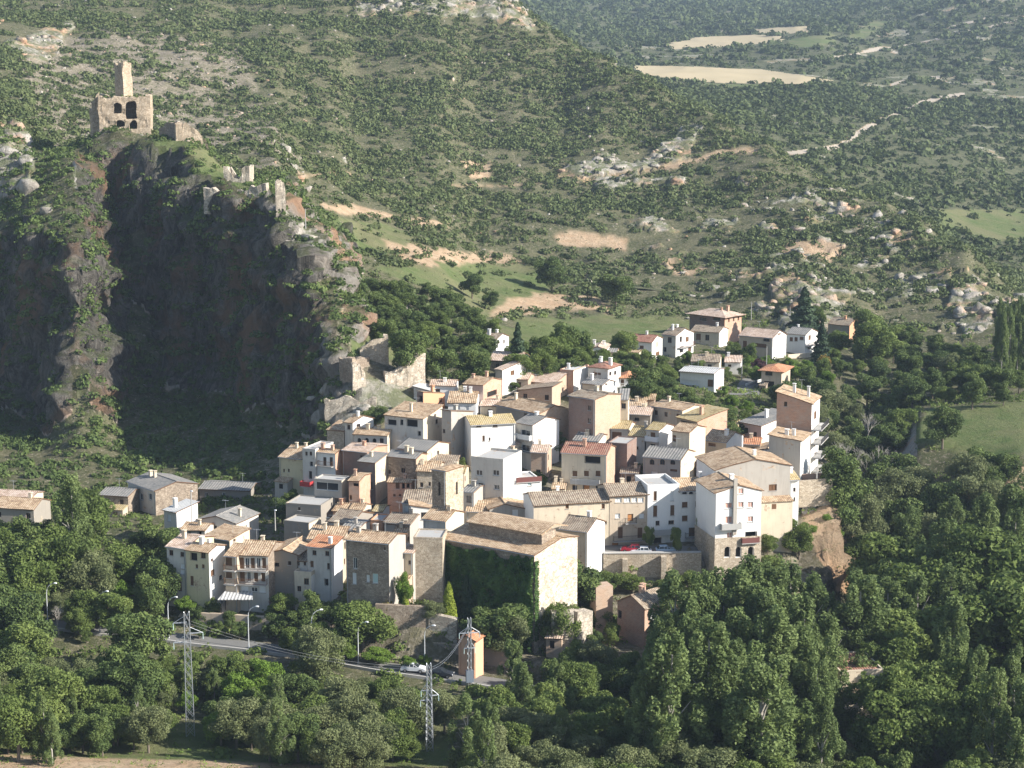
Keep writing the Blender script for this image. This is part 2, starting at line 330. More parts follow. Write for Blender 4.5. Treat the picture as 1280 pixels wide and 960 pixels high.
def stone(name, c1, c2, c3, sc=2.2):
    m, nt, b, o = newmat(name); g = NT(nt); v = g.vec(scale=(1, 1, 1.5))
    t = g.n('ShaderNodeTexVoronoi'); t.inputs['Scale'].default_value = sc; g.L(v, t.inputs['Vector'])
    e = g.n('ShaderNodeTexVoronoi', feature='DISTANCE_TO_EDGE'); e.inputs['Scale'].default_value = sc; g.L(v, e.inputs['Vector'])
    sep = g.n('ShaderNodeSeparateColor'); g.L(t.outputs['Color'], sep.inputs[0])
    c = g.ramp(sep.outputs[0], [(0., c1), (.5, c2), (1., c3)])
    n1 = g.noise(g.vec(), .3, 5, .7)
    c = g.mix(g.math('MULTIPLY', g.ramp(n1, [(.4, 0.), (.72, 1.)]), .6), c, tuple(x*.55 for x in c1))
    ed = g.ramp(e.outputs['Distance'], [(0., 0.), (.07, 1.)])
    c = g.mix(ed, tuple(x*.5 for x in c1), c); g.L(c, b.inputs['Base Color']); g.bump(ed, .6, .06, b); M[name] = m
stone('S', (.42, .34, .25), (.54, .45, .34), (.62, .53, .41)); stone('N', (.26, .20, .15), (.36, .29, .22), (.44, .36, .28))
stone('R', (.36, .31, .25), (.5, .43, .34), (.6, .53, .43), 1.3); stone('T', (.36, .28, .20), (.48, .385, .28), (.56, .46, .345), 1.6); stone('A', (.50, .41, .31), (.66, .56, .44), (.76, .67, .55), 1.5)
def tiles(name, cols, sp=.42):
    m, nt, b, o = newmat(name); g = NT(nt); tc = g.vec('UV', jitter=False); j = g.vec('Object')
    sx = g.n('ShaderNodeSeparateXYZ'); g.L(tc, sx.inputs[0])
    w = g.math('SINE', g.math('MULTIPLY', sx.outputs[0], 2*math.pi/sp)); rows = g.math('FRACT', g.math('DIVIDE', sx.outputs[1], .5))
    n1 = g.noise(j, .55, 5, .7); n2 = g.noise(j, 3.4, 3, .7)
    cell = g.n('ShaderNodeTexVoronoi'); cell.inputs['Scale'].default_value = 2.4; g.L(j, cell.inputs['Vector'])
    sc = g.n('ShaderNodeSeparateColor'); g.L(cell.outputs['Color'], sc.inputs[0])
    f = g.math('ADD', g.math('MULTIPLY', n1, .5), g.math('ADD', g.math('MULTIPLY', n2, .3), g.math('MULTIPLY', sc.outputs[0], .22)))
    c = g.ramp(f, [(.34, cols[0]), (.45, cols[1]), (.54, cols[2]), (.66, cols[3])])
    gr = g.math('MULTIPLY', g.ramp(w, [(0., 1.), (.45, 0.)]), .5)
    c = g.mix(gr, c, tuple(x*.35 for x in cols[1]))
    g.L(c, b.inputs['Base Color']); h = g.math('ADD', g.math('MULTIPLY', w, .5), g.math('MULTIPLY', rows, .35)); g.bump(h, .8, .07, b); M[name] = m
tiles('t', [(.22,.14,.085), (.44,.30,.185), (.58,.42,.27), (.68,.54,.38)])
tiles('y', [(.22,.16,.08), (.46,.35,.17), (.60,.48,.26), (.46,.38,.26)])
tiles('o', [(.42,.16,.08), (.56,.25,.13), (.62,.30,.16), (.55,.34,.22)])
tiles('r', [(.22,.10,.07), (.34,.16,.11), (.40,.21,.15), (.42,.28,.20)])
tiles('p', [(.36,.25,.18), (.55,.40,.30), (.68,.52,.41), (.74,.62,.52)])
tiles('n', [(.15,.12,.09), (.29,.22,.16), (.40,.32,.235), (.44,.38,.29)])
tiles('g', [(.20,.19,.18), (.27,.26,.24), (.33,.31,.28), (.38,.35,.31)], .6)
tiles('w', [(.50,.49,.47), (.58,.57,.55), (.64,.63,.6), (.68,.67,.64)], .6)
def plain(name, c, rough=.6, metal=0, var=.0, scale=3):
    m, nt, b, o = newmat(name); g = NT(nt)
    if var:
        c2 = g.mix(g.noise(g.vec(), scale, 4, .65), tuple(x*(1-var) for x in c), tuple(min(1, x*(1+var)) for x in c)); g.L(c2, b.inputs['Base Color'])
    else: b.inputs['Base Color'].default_value = (*c, 1)
    b.inputs['Roughness'].default_value = rough; b.inputs['Metallic'].default_value = metal; M[name] = m
plain('glass', (.025, .03, .035), .12); M['glass'].node_tree.nodes['Principled BSDF'].inputs['Specular IOR Level'].default_value = .6
plain('dark', (.018, .016, .015), .8); plain('wood', (.16, .085, .045), .6, 0, .35); plain('orangewood', (.45, .2, .07), .5, 0, .2)  # dark fills open voids as a sheet, their inner shade put into colour
plain('shutw', (.72, .72, .70), .5); plain('shutp', (.60, .34, .27), .6, 0, .15); plain('shutg', (.45, .58, .55), .5)
plain('iron', (.04, .04, .045), .5, .3); plain('redrail', (.45, .05, .05), .4); plain('brownrail', (.17, .07, .06), .5)
plain('galv', (.42, .44, .46), .45, .6, .15); plain('lampgrey', (.62, .63, .64), .4, .2); plain('lampwhite', (.8, .8, .8), .3)
plain('asphalt', (.17, .165, .155), .9, 0, .2, 1.5); plain('paledirt', (.40, .34, .265), .95, 0, .2, .3); plain('kerb', (.40, .38, .35), .8, 0, .2)
plain('carred', (.42, .03, .05), .25); plain('carblue', (.42, .52, .62), .25); plain('carwhite', (.72, .73, .74), .25); plain('cardark', (.03, .035, .045), .25)
plain('tyre', (.02, .02, .02), .8); plain('rim', (.5, .5, .5), .3, .8); plain('bark', (.16, .13, .10), .9, 0, .35, 4); plain('barkpale', (.36, .33, .29), .9, 0, .3, 4)
plain('transf', (.62, .37, .24), .8, 0, .12, 1.2); plain('transfroof', (.62, .24, .14), .7, 0, .15, 2); plain('bluegrey', (.16, .19, .23), .5)
plain('tail', (.4, .02, .02), .3); plain('lens', (.7, .7, .7), .1)
# ------------------------------------------------------------------ land colour masks (where each surface lies on the land)
def inpoly(px, py, poly):
    r = np.zeros(px.shape, bool); n = len(poly)
    for i in range(n):
        x0, y0 = poly[i]; x1, y1 = poly[(i+1) % n]
        if y0 == y1: continue
        r ^= ((y0 > py) != (y1 > py)) & (px < (x1-x0)*(py-y0)/(y1-y0)+x0)
    return r
def near_line(px, py, line, w):
    r = np.zeros(px.shape, bool)
    for (x0, y0), (x1, y1) in zip(line[:-1], line[1:]):
        dx, dy = x1-x0, y1-y0; t = np.clip(((px-x0)*dx+(py-y0)*dy)/(dx*dx+dy*dy), 0, 1)
        r |= (px-x0-t*dx)**2+((py-y0-t*dy)*1.6)**2 < w*w
    return r
PN = stack(XN, YN, 0); PN[..., 2] = ZN
PF = stack(XF, YF, 0); PF[..., 2] = ZF
gy = np.gradient(ZN, nD, axis=1); gx = np.gradient(ZN, axis=0)/np.maximum(np.gradient(nu)[:, None]*YN, .05)
SL = np.hypot(gx-XN/YN*gy*0, gy)
SL = np.clip(SL, 0, 6)
wob = fbm(PN/11, 4, 21)*13
ppx, ppy = proj(PN); qx, qy = ppx+wob, ppy+fbm(PN/9, 4, 22)*8
def zone(polys, d0, d1, X=qx, Y=qy, D=YN):
    r = np.zeros(X.shape, bool); k = (D > d0) & (D < d1)
    for p in polys: r |= inpoly(X, Y, p)
    return r & k
GREEN = zone([[(405,268),(470,276),(520,300),(505,318),(440,318),(412,300)],
              [(470,338),(560,326),(660,332),(690,350),(672,378),(640,388),(600,398),(560,372),(510,352)],
              [(600,398),(650,410),(640,398),(770,394),(870,398),(860,418),(760,432),(650,432),(600,420)]], 455, 760)
GREEN |= zone([[(1115,545),(1160,512),(1280,500),(1460,498),(1470,640),(1240,575),(1190,562)]], 396, 470)
GREEN |= zone([[(175,160),(230,178),(310,205),(330,222),(300,240),(235,232),(195,205),(160,176)], [(425,400),(470,415),(520,440),(500,452),(440,452)]], 405, 560)
GREEN |= (YN < 290) & (ppx < 560) & (ppy > 905)
SOIL = zone([[(478,300),(520,305),(560,314),(640,318),(660,330),(560,330),(505,328)], [(640,374),(700,368),(745,366),(770,394),(700,384),(650,396),(605,394)],
             [(580,204),(616,204),(612,224),(586,224)], [(690,296),(720,290),(790,300),(780,312),(700,306)], [(400,250),(470,262),(560,280),(556,286),(470,272),(400,262)],
             [(830,325),(880,335),(870,345),(820,335)], [(1000,300),(1060,315),(1040,330),(960,318)]], 455, 1000)
SOIL |= zone([[(1232,578),(1460,600),(1460,640),(1262,606)]], 380, 470)
TRACK = near_line(ppx+wob*.2, ppy, [(322,217),(372,220),(436,217)], 2.6) & (YN > 560) & (YN < 800)
TRACK |= near_line(ppx+wob*.2, ppy, [(560,232),(640,232),(780,219),(835,209)], 1.6) & (YN > 640) & (YN < 1000)
TRACK |= near_line(ppx+wob*.3, ppy, [(830,210),(868,201),(902,190),(925,188),(945,190)], 5) & (YN > 640) & (YN < 1000)
ROCK = zone([[(690,232),(705,210),(745,196),(800,205),(870,150),(880,160),(860,200),(790,222),(720,232)], [(440,0),(640,-30),(668,42),(610,22),(520,22),(450,18)],
             [(0,150),(24,168),(48,200),(40,250),(-100,260),(-100,140)], [(960,330),(1000,345),(1060,360),(1050,430),(980,425)], [(1188,355),(1222,352),(1244,380),(1235,412),(1205,425),(1192,390)],
             [(1230,372),(1300,378),(1300,398),(1240,395)], [(340,245),(420,340),(412,352),(380,335),(345,290)], [(398,478),(440,470),(560,480),(500,520),(400,545),(385,540)],
             [(60,80),(0,60),(100,20)]], 380, 1150)
ROCK |= zone([[(1003,618),(1040,612),(1092,640),(1100,705),(1035,712),(1010,680)]], 330, 372)
ROCK |= (SL > .95) & (YN > 380) | (SL > 1.6) & (YN > 345) & (ppx > 980)
n_ = fbm(PN/14, 4, 31)
ROCK |= (n_ > .20) & (YN > 480) & inpoly(ppx, ppy, [(740,230),(900,210),(1060,240),(1290,380),(1290,430),(1000,420),(820,330)])
SCREE = (fbm(PN/40, 3, 33) > -.25) & inpoly(ppx, ppy, [(20,60),(150,30),(300,60),(340,150),(380,210),(320,215),(200,150),(60,190)]) & (YN > 540)
ROCK &= ~TRACK
SOIL |= (YN > 325) & (YN < 375) & inpoly(ppx+wob*.5, ppy, [(1000,618),(1040,612),(1092,640),(1100,705),(1035,712),(1008,680)])
gn = ((YN > 292) & (YN < 420) & (ppx > 330) & (ppx < 1040))
mask = np.zeros(XN.shape+(4,)); mask[..., 0] = ROCK; mask[..., 1] = GREEN; mask[..., 2] = SOIL | TRACK; mask[..., 3] = SCREE
mask[..., 2] = np.maximum(mask[..., 2], (YN < 246) & (ppx < 620)); mask[..., 3] = np.maximum(mask[..., 3], gn*.7)
DENS = 1-.9*GREEN-.75*SOIL-TRACK-.62*ROCK-.45*SCREE
for c in range(4):
    mask[..., c] = (mask[..., c]*2+np.roll(mask[..., c], 1, 0)+np.roll(mask[..., c], -1, 0)+np.roll(mask[..., c], 1, 1)+np.roll(mask[..., c], -1, 1))/6

# crags: push steep ground about with broken ridged relief
ROCKY = np.clip((SL-.7)/.6, 0, 1)*(YN > 375)*(YN < 600)*np.clip((600-YN)/20, 0, 1)*(ppx < 480)
ROCKY = np.maximum(ROCKY, ((SL > 1.2) & (YN > 340) & (YN < 372) & (ppx > 980))*.8)
ROCKY = smooth1(smooth1(ROCKY.astype(float), 2, 0), 2, 1)
q = PN.copy(); q[..., 2] *= .8; d3 = ridged(q/17, 5, 40); d4 = ridged(PN/5.5, 4, 44); q2 = PN/np.array([30., 30., 4.5]); st = np.round(vnoise(q2+fbm(PN/20, 3, 47)[..., None]*1.2, 46)*2.2)/2.2
nx, ny, nz = -gx, -gy, np.ones_like(gx); nl = np.sqrt(nx**2+ny**2+1)
disp = ROCKY*(d3*5.2+d4*1.9+st*3.2)
for k, c in enumerate((nx, ny, nz)): PN[..., k] += disp*c/nl*(1 if k < 2 else .8)
PN[..., 2] += ROCKY*np.round(ZN/6+d4)*0
lumps = (ROCK & (SL < 1.1) & (YN > 480))*np.clip(ridged(PN/7, 4, 50)+.1, 0, 1)*2.2
PN[..., 2] += lumps

def ground_mat(nm='land', crag=False, far=False):
    m, nt, b, o = newmat('hillside'); g = NT(nt); geo = g.n('ShaderNodeNewGeometry'); P = geo.outputs['Position']
    at = g.n('ShaderNodeAttribute', attribute_name='mask'); sc = g.n('ShaderNodeSeparateColor'); g.L(at.outputs['Color'], sc.inputs[0])
    a, bb, c, d = sc.outputs[0], sc.outputs[1], sc.outputs[2], at.outputs['Alpha']
    n1 = g.noise(P, .035, 6, .65); n2 = g.noise(P, .22, 6, .7); n3 = g.noise(P, 1.1, 4, .7)
    base = g.mix(g.ramp(n2, [(.4, 0.), (.62, 1.)]), (.085, .092, .045), (.145, .135, .078))
    base = g.mix(g.ramp(n3, [(.55, 0.), (.72, 1.)]), base, (.38, .32, .25))
    if far: base = g.mix(g.ramp(n2, [(.4, 0.), (.62, 1.)]), (.07, .082, .042), (.14, .138, .08)); base = g.mix(g.ramp(n3, [(.6, 0.), (.75, 1.)]), base, (.26, .23, .18))
    grass = g.mix(g.ramp(n2, [(.35, 0.), (.65, 1.)]), (.095, .135, .045), (.155, .17, .075)); grass = g.mix(g.ramp(n1, [(.45, 0.), (.6, .6)]), grass, (.20, .18, .10))
    scree = g.mix(g.ramp(n3, [(.4, 0.), (.62, 1.)]), (.17, .145, .10), (.36, .31, .25)); scree = g.mix(g.ramp(n2, [(.45, 0.), (.6, .6)]), scree, (.14, .135, .07))
    soil = g.mix(g.ramp(n2, [(.35, 0.), (.7, 1.)]), (.40, .27, .17), (.50, .38, .26)); soil = g.mix(g.ramp(n3, [(.52, 0.), (.66, .7)]), soil, (.17, .16, .08))
    mp = g.n('ShaderNodeMapping'); g.L(P, mp.inputs['Vector']); mp.inputs['Scale'].default_value = (1, 1, .35)
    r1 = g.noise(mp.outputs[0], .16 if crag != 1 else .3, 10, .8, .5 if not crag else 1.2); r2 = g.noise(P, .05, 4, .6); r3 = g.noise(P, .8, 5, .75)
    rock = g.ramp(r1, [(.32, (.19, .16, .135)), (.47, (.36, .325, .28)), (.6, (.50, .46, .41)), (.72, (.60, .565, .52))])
    if crag: rock = g.ramp(r1, [(.32, (.045, .042, .037)), (.45, (.115, .105, .09)), (.55, (.24, .22, .19)), (.68, (.40, .37, .33))])  # crag: brown-grey rock, darkened so its shade and crevices sit in the colour
    if crag == 2: rock = g.ramp(r1, [(.32, (.36, .21, .12)), (.47, (.60, .40, .25)), (.6, (.72, .52, .35)), (.75, (.76, .62, .47))])
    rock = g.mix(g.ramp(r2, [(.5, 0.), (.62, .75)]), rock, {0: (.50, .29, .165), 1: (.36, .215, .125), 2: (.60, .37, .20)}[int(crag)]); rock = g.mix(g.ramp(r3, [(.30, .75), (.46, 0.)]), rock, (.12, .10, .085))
    nz = g.n('ShaderNodeSeparateXYZ'); g.L(geo.outputs['Normal'], nz.inputs[0])
    flat = g.ramp(nz.outputs[2], [(.62, 0.), (.8, 1.)]); rock = g.mix(g.math('MULTIPLY', flat, g.ramp(n2, [(.38, 0.), (.55, .85)])), rock, (.12, .135, .06)) if crag != 2 else rock
    col = g.mix(d, base, scree); col = g.mix(bb, col, grass)
    col = g.mix(g.ramp(g.math('ADD', a, g.math('MULTIPLY', g.math('SUBTRACT', n2, .5), .9)), [(.4, 0.), (.6, 1.)]), col, rock); col = g.mix(c, col, soil)
    g.L(col, b.inputs['Base Color']); h = g.math('ADD', g.math('MULTIPLY', r3, 1.), g.math('MULTIPLY', r1, 2.)); g.bump(h, .7 if not crag else 1., .9 if not crag else 2., b)
    b.inputs['Roughness'].default_value = 1; b.inputs['Specular IOR Level'].default_value = .05
    M[nm] = m
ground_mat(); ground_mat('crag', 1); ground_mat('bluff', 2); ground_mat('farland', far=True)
def grid_faces(n, k):
    a = (np.arange(n-1)[:, None]*k+np.arange(k-1)[None, :]); return np.stack([a, a+k, a+k+1, a+1], -1)
def emit(name, P, mask, sel, kind='structure'):
    n, k = P.shape[:2]; fc = grid_faces(n, k)[sel]
    if len(fc) == 0: return
    idx, inv = np.unique(fc, return_inverse=True)
    me = np_mesh(name, P.reshape(-1, 3)[idx], inv.reshape(-1, 4), M['land'], {'mask': ('FLOAT_COLOR', mask.reshape(-1, 4)[idx])}, smooth=False)
    o = bpy.data.objects.new(name, me); COL.objects.link(o); tag(o, kind=kind); return o
c_ = lambda a: a[:-1, :-1]
cl = c_(ROCKY) > .35; tr = c_(TRACK) & ~cl; fl = c_(GREEN & ((YN > 455) | (ppx > 1100))) & ~cl & ~tr; gr = ~(cl | tr | fl) & (c_(YN) < 345)
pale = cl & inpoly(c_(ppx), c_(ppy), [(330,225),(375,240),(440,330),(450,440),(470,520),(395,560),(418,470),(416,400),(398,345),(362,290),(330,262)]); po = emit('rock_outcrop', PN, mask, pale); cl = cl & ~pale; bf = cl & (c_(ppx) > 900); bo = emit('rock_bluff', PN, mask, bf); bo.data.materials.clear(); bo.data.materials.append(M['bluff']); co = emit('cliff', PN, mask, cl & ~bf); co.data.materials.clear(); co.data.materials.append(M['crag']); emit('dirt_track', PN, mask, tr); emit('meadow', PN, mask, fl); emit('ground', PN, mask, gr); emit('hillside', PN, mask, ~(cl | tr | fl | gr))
# far land
fpx, fpy = proj(PF); w2 = fbm(PF/40, 3, 61)*4; fx, fy = fpx+w2, fpy+w2*.25
def zf(ps): return zone(ps, 800, 3300, fx, fy, YF)
STRAW = zf([[(828,56),(870,47),(940,44),(985,46),(975,52),(900,60),(840,62)], [(790,82),(880,84),(950,87),(1042,101),(1000,106),(900,104),(800,97)], [(930,38),(1012,33),(1010,43),(940,42)]])
FG = zf([[(985,50),(1040,40),(1048,56),(990,60)], [(1055,50),(1090,27),(1118,25),(1080,48)], [(880,104),(960,106),(940,110),(870,109)], [(1165,262),(1300,262),(1300,305),(1230,300),(1180,285)]])
FT = near_line(fpx+w2*.2, fpy, [(985,192),(1030,186),(1050,182),(1075,164),(1095,152),(1120,143),(1145,130),(1170,124),(1202,118)], 3.6)
FT |= near_line(fpx+w2*.4, fpy, [(1115,106),(1140,98),(1175,97)], 2.2) | near_line(fpx+w2*.5, fpy, [(1040,72),(1100,62),(1160,52),(1200,42),(1280,24)], 1.5) | near_line(fpx+w2*.5, fpy, [(1080,64),(1100,59),(1120,66)], 1.8) | near_line(fpx+w2*.5, fpy, [(1180,36),(1230,24)], 1.5)
FT &= (YF > 900)
fr = (fbm(PF/45, 4, 63) > .30) & (YF > 900)
fm = np.zeros(XF.shape+(4,)); fm[..., 0] = fr & ~STRAW & ~FG; fm[..., 1] = FG; fm[..., 2] = FT; fm[..., 3] = 0
FM_ST = np.zeros(XF.shape)
fc1 = c_(STRAW); fc2 = c_(FG) & ~fc1; fc3 = c_(FT) & ~fc1 & ~fc2
m, nt, b, o = newmat('stubble'); g = NT(nt); geo = g.n('ShaderNodeNewGeometry')
g.L(g.mix(g.noise(geo.outputs['Position'], .03, 5, .6), (.36, .30, .18), (.50, .41, .27)), b.inputs['Base Color']); b.inputs['Specular IOR Level'].default_value = .05; M['stubble'] = m
for nm, s in (('stubble_field', fc1), ('green_field', fc2), ('dirt_road', fc3), ('far_hill', ~(fc1 | fc2 | fc3))):
    o = emit(nm, PF, fm, s)
    if o: o.data.materials.clear(); o.data.materials.append(M[{'stubble_field': 'stubble', 'dirt_road': 'paledirt'}.get(nm, 'farland')])
FDENS = 1-1.*STRAW-.95*FG-FT-.4*fr

# road: asphalt sheet on its bed, kerb wall along the valley side
def ribbon(line, off0, off1, dz, mb, m=0):
    line = np.asarray(line); d = np.gradient(line, axis=0); d[:, 2] = 0; d /= np.linalg.norm(d, axis=1)[:, None]; nrm = np.stack([d[:, 1], -d[:, 0], d[:, 0]*0], 1)
    a = line+nrm*off0+[0, 0, dz]; b_ = line+nrm*off1+[0, 0, dz]
    for i in range(len(line)-1): mb.poly([a[i], b_[i], b_[i+1], a[i+1]], m)
    return a, b_
RL = ROADD[::3]
mb = MB(); ribbon(RL, 2.4, -2.4, .12, mb); tag(mb.build('road', M['asphalt']), kind='structure')
mb = MB(); ribbon(RL, 2.2, 2.08, .128, mb); tag(mb.build('road_marking', M['lampwhite']), kind='structure')
mb = MB(); a, b_ = ribbon(RL, 2.75, 2.4, .5, mb)
for s_ in (a, b_):
    for i in range(len(s_)-1): mb.poly([s_[i]-[0, 0, 1.6], s_[i+1]-[0, 0, 1.6], s_[i+1], s_[i]])
tag(mb.build('kerb', M['kerb']), kind='structure')

# ------------------------------------------------------------------ foliage
def leafmat(name, c1, c2, c3, trans=.25):
    m, nt, b, o = newmat(name); g = NT(nt); oi = g.n('ShaderNodeObjectInfo'); at = g.n('ShaderNodeAttribute', attribute_name='tint')
    f = g.math('ADD', g.math('MULTIPLY', at.outputs['Fac'], .75), g.math('MULTIPLY', oi.outputs['Random'], .35))
    c = g.ramp(f, [(.1, c1), (.5, c2), (1., c3)])
    g.L(c, b.inputs['Base Color']); b.inputs['Specular IOR Level'].default_value = .15; b.inputs['Roughness'].default_value = .65
    t = g.n('ShaderNodeBsdfTranslucent'); g.L(c, t.inputs['Color']); mx = g.n('ShaderNodeMixShader'); mx.inputs[0].default_value = trans
    g.L(b.outputs[0], mx.inputs[1]); g.L(t.outputs[0], mx.inputs[2]); g.L(mx.outputs[0], o.inputs[0]); M[name] = m
leafmat('scrub', (.052,.07,.028), (.09,.118,.042), (.15,.175,.07), .22)
leafmat('oak', (.06,.088,.032), (.098,.14,.043), (.155,.20,.06))
leafmat('broad', (.085,.12,.035), (.14,.19,.05), (.22,.27,.08), .38)
leafmat('poplar', (.09,.125,.048), (.145,.195,.066), (.215,.27,.10), .38)
leafmat('olive', (.11,.135,.062), (.165,.19,.082), (.235,.255,.12), .35)
leafmat('fir', (.02,.038,.022), (.032,.055,.03), (.055,.085,.04), .1)
leafmat('thuja', (.12,.16,.02), (.20,.25,.03), (.28,.33,.05), .25)
leafmat('lime', (.09,.15,.025), (.14,.22,.035), (.21,.30,.06), .3)
leafmat('ivy', (.04,.085,.024), (.075,.135,.035), (.13,.20,.05), .25)
leafmat('rust', (.22,.14,.04), (.30,.20,.05), (.20,.2,.06), .25)
leafmat('plumleaf', (.06,.03,.035), (.08,.04,.045), (.1,.05,.05), .15)
def leaf_quads(C, Nn, S, jit=.8, asp=.62, r=rng):
    n = len(C); v = Nn+r.normal(size=(n, 3))*jit; v /= np.linalg.norm(v, axis=1)[:, None]+1e-9
    a = np.cross(v, r.normal(size=(n, 3))); a /= np.linalg.norm(a, axis=1)[:, None]+1e-9; b = np.cross(v, a)
    S = np.asarray(S)[:, None]; a = a*S*.5; b = b*S*.5*asp
    V = np.stack([C-a, C-b*1.0+a*.15, C+a, C+b*1.0-a*.1], 1).reshape(-1, 3)
    return V, np.arange(4*n).reshape(-1, 4)
def lobes_cloud(L, rad, per, size, squash=(1, 1, 1), r=rng, up=.15, shell=.35):
    """leaves around lobe centres L with radii rad"""
    Cs, Ns, Ss, Ts = [], [], [], []
    for c, q, n in zip(L, rad, per):
        d = r.normal(size=(n, 3)); d[:, 2] += up; d /= np.linalg.norm(d, axis=1)[:, None]
        rr = q*(1-shell*r.random(n)**1.5)*(1+.16*vnoise(d*2.3+c, 5)*2)
        Cs.append(c+d*rr[:, None]*np.array(squash)); Ns.append(d); Ss.append(size*(.6+.8*r.random(n))); Ts.append(np.full(n, r.random())*.65+.35*r.random(n))
    C = np.concatenate(Cs); V, Fc = leaf_quads(C, np.concatenate(Ns), np.concatenate(Ss)); return V, Fc, np.repeat(np.concatenate(Ts), 4)

def scatter_scrub(name, pts, rad, q, mat, sizek, tintv=None, label=None, cat=None, squash=.75, seed=5):
    """ground cover nobody could count: one mesh"""
    r = np.random.default_rng(seed); n = len(pts); tot = int(q.sum()); idx = np.repeat(np.arange(n), q)
    d = r.normal(size=(tot, 3)); d[:, 2] = np.abs(d[:, 2])*.9+.05; d /= np.linalg.norm(d, axis=1)[:, None]
    # each bush has its own lopsided outline
    ph = r.random((n, 3))*20; k = 1+.35*vnoise(d*1.7+ph[idx], 9)*1.5
    rr = rad[idx]*k*(1-.3*r.random(tot)**2); C = pts[idx]+d*rr[:, None]*np.array([1, 1, squash])
    V, Fc = leaf_quads(C, d, rad[idx]*sizek*(.7+.6*r.random(tot)), .55, .75, r)
    t = (r.random(n) if tintv is None else tintv)[idx]*.75+.25*r.random(tot)
    me = np_mesh(name, V, Fc, mat, {'tint': ('FLOAT', np.repeat(t, 4))}); o = bpy.data.objects.new(name, me); COL.objects.link(o)
    tag(o, label, cat, kind='stuff'); return o
def grid_samples(us, Ds, P, dens, per_m2, d0, d1, px0=-60, px1=1340, seed=1):
    r = np.random.default_rng(seed); X = P[..., 0]; 
    A = np.abs(np.gradient(us)[:, None]*Ds[None, :]*np.gradient(Ds)[None, :])
    a, bb = proj(P); w = A*np.clip(dens, 0, 1)*per_m2*((Ds[None, :] > d0) & (Ds[None, :] < d1))*(a > px0)*(a < px1)*(bb > -60)*(bb < 1000)
    cnt = r.poisson(w); ii, jj = np.nonzero(cnt); rep = cnt[ii, jj]; ii = np.repeat(ii, rep); jj = np.repeat(jj, rep)
    ii = np.clip(ii, 0, len(us)-2); jj = np.clip(jj, 0, len(Ds)-2); s = r.random(len(ii))[:, None]; t = r.random(len(ii))[:, None]
    return (P[ii, jj]*(1-s)+P[ii+1, jj]*s)*(1-t)+(P[ii, jj+1]*(1-s)+P[ii+1, jj+1]*s)*t
# scrub on the near hill
cl1 = np.clip(.62+1.5*fbm(PN/np.array([60., 25., 30.]), 4, 71)+.7*fbm(PN/8, 2, 72), .05, 1)
pxm = (YN > 455) & ~((YN < 600) & (ppx > 560) & (ppy > 400))
S1 = grid_samples(nu, nD, PN, DENS*cl1*pxm*(1-ROCKY)*((ppx > 400) | (YN > 575)), .36, 455, 1120, seed=3)
def rads(n, lo, hi, s, p=2.2): return lo+(hi-lo)*np.random.default_rng(s).random(n)**p
r1 = rads(len(S1), .45, 2.7, 1, 2.6)*np.interp(S1[:, 1], [450, 1000], [.8, 1.15])
n1 = np.clip((r1/S1[:, 1]*F*.81)**1.35*4.2, 12, 90).astype(int)
scatter_scrub('scrub', S1, r1, n1, M['scrub'], .55, label='grey green scrub covering the stony near hillside', cat='scrub')
# cliff and crag bushes
S2 = grid_samples(nu, nD, PN, np.clip(.75+.9*fbm(PN/20, 3, 77)+.6*fbm(PN/7,2,78), 0.04, 1)*(1+.8*SL)/4*(1-GREEN*.8)*(ppx < 440-.35*np.clip(ppy-520,0,999)), 1.1, 380, 590, seed=8)
r2 = rads(len(S2), .4, 1.9, 2, 1.9); n2 = np.clip((r2*F*.81/S2[:, 1])**1.4*4.2, 14, 110).astype(int)
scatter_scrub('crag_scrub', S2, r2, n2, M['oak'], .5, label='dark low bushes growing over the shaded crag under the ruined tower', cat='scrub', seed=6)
# far hills
cl3 = np.clip(.68+.8*fbm(PF/90, 4, 81), .05, 1)
S3 = grid_samples(fu, fD, PF, FDENS*cl3, .048, 850, 1500, 600, seed=4); S4 = grid_samples(fu, fD, PF, FDENS*cl3, .0125, 1500, 3300, 600, seed=5)
S3 = np.concatenate([S3, S4]); r3 = rads(len(S3), 1.4, 4.6, 3)*np.interp(S3[:, 1], [850, 1500, 3000], [.8, 1.15, 2.2]); n3 = np.clip((r3/S3[:, 1]*F*.81)**1.3*4, 8, 60).astype(int)
scatter_scrub('far_scrub', S3, r3, n3, M['scrub'], .7, label='blue green scrub and woods over the far valley hills', cat='scrub', seed=7)
print('land', len(S1), n1.sum(), len(S2), n2.sum(), len(S3), n3.sum(), time.time()-T0)
# rough growth on the low ground (gardens, banks, road verges)
low = (YN > 246) & (YN < 470) & ~((YN > 298) & (YN < 440) & (ppx > 350) & (ppx < 1000) & (SL < .9) & (YN > 335))
rd = np.zeros(XN.shape, bool)
for p in ROADD[::4]: rd |= (XN-p[0])**2+(YN-p[1])**2 < 12
S5 = grid_samples(nu, nD, PN, low*(.75+.5*fbm(PN/12, 3, 90))*(1-GREEN*.96)*(~rd)*((YN < 388) | (ppx > 420))*(1-.9*((YN > 400) & (ppx < 470))), .2, 246, 470, seed=9)
r5 = rads(len(S5), .4, 1.7, 4); n5 = np.clip((r5*F*.81/S5[:, 1])**1.4*3.2, 14, 120).astype(int)
scatter_scrub('undergrowth', S5, r5, n5, M['broad'], .42, label='rough weeds and brambles on the low ground and banks', cat='undergrowth', seed=10)
up = (YN > 430) & (YN < 600) & (ppx > 560) & (ppy > 395)
S9 = grid_samples(nu, nD, PN, up*np.clip(.5+.9*fbm(PN/14, 3, 97), 0, 1)*(1-GREEN*.96), .07, 430, 600, seed=19)
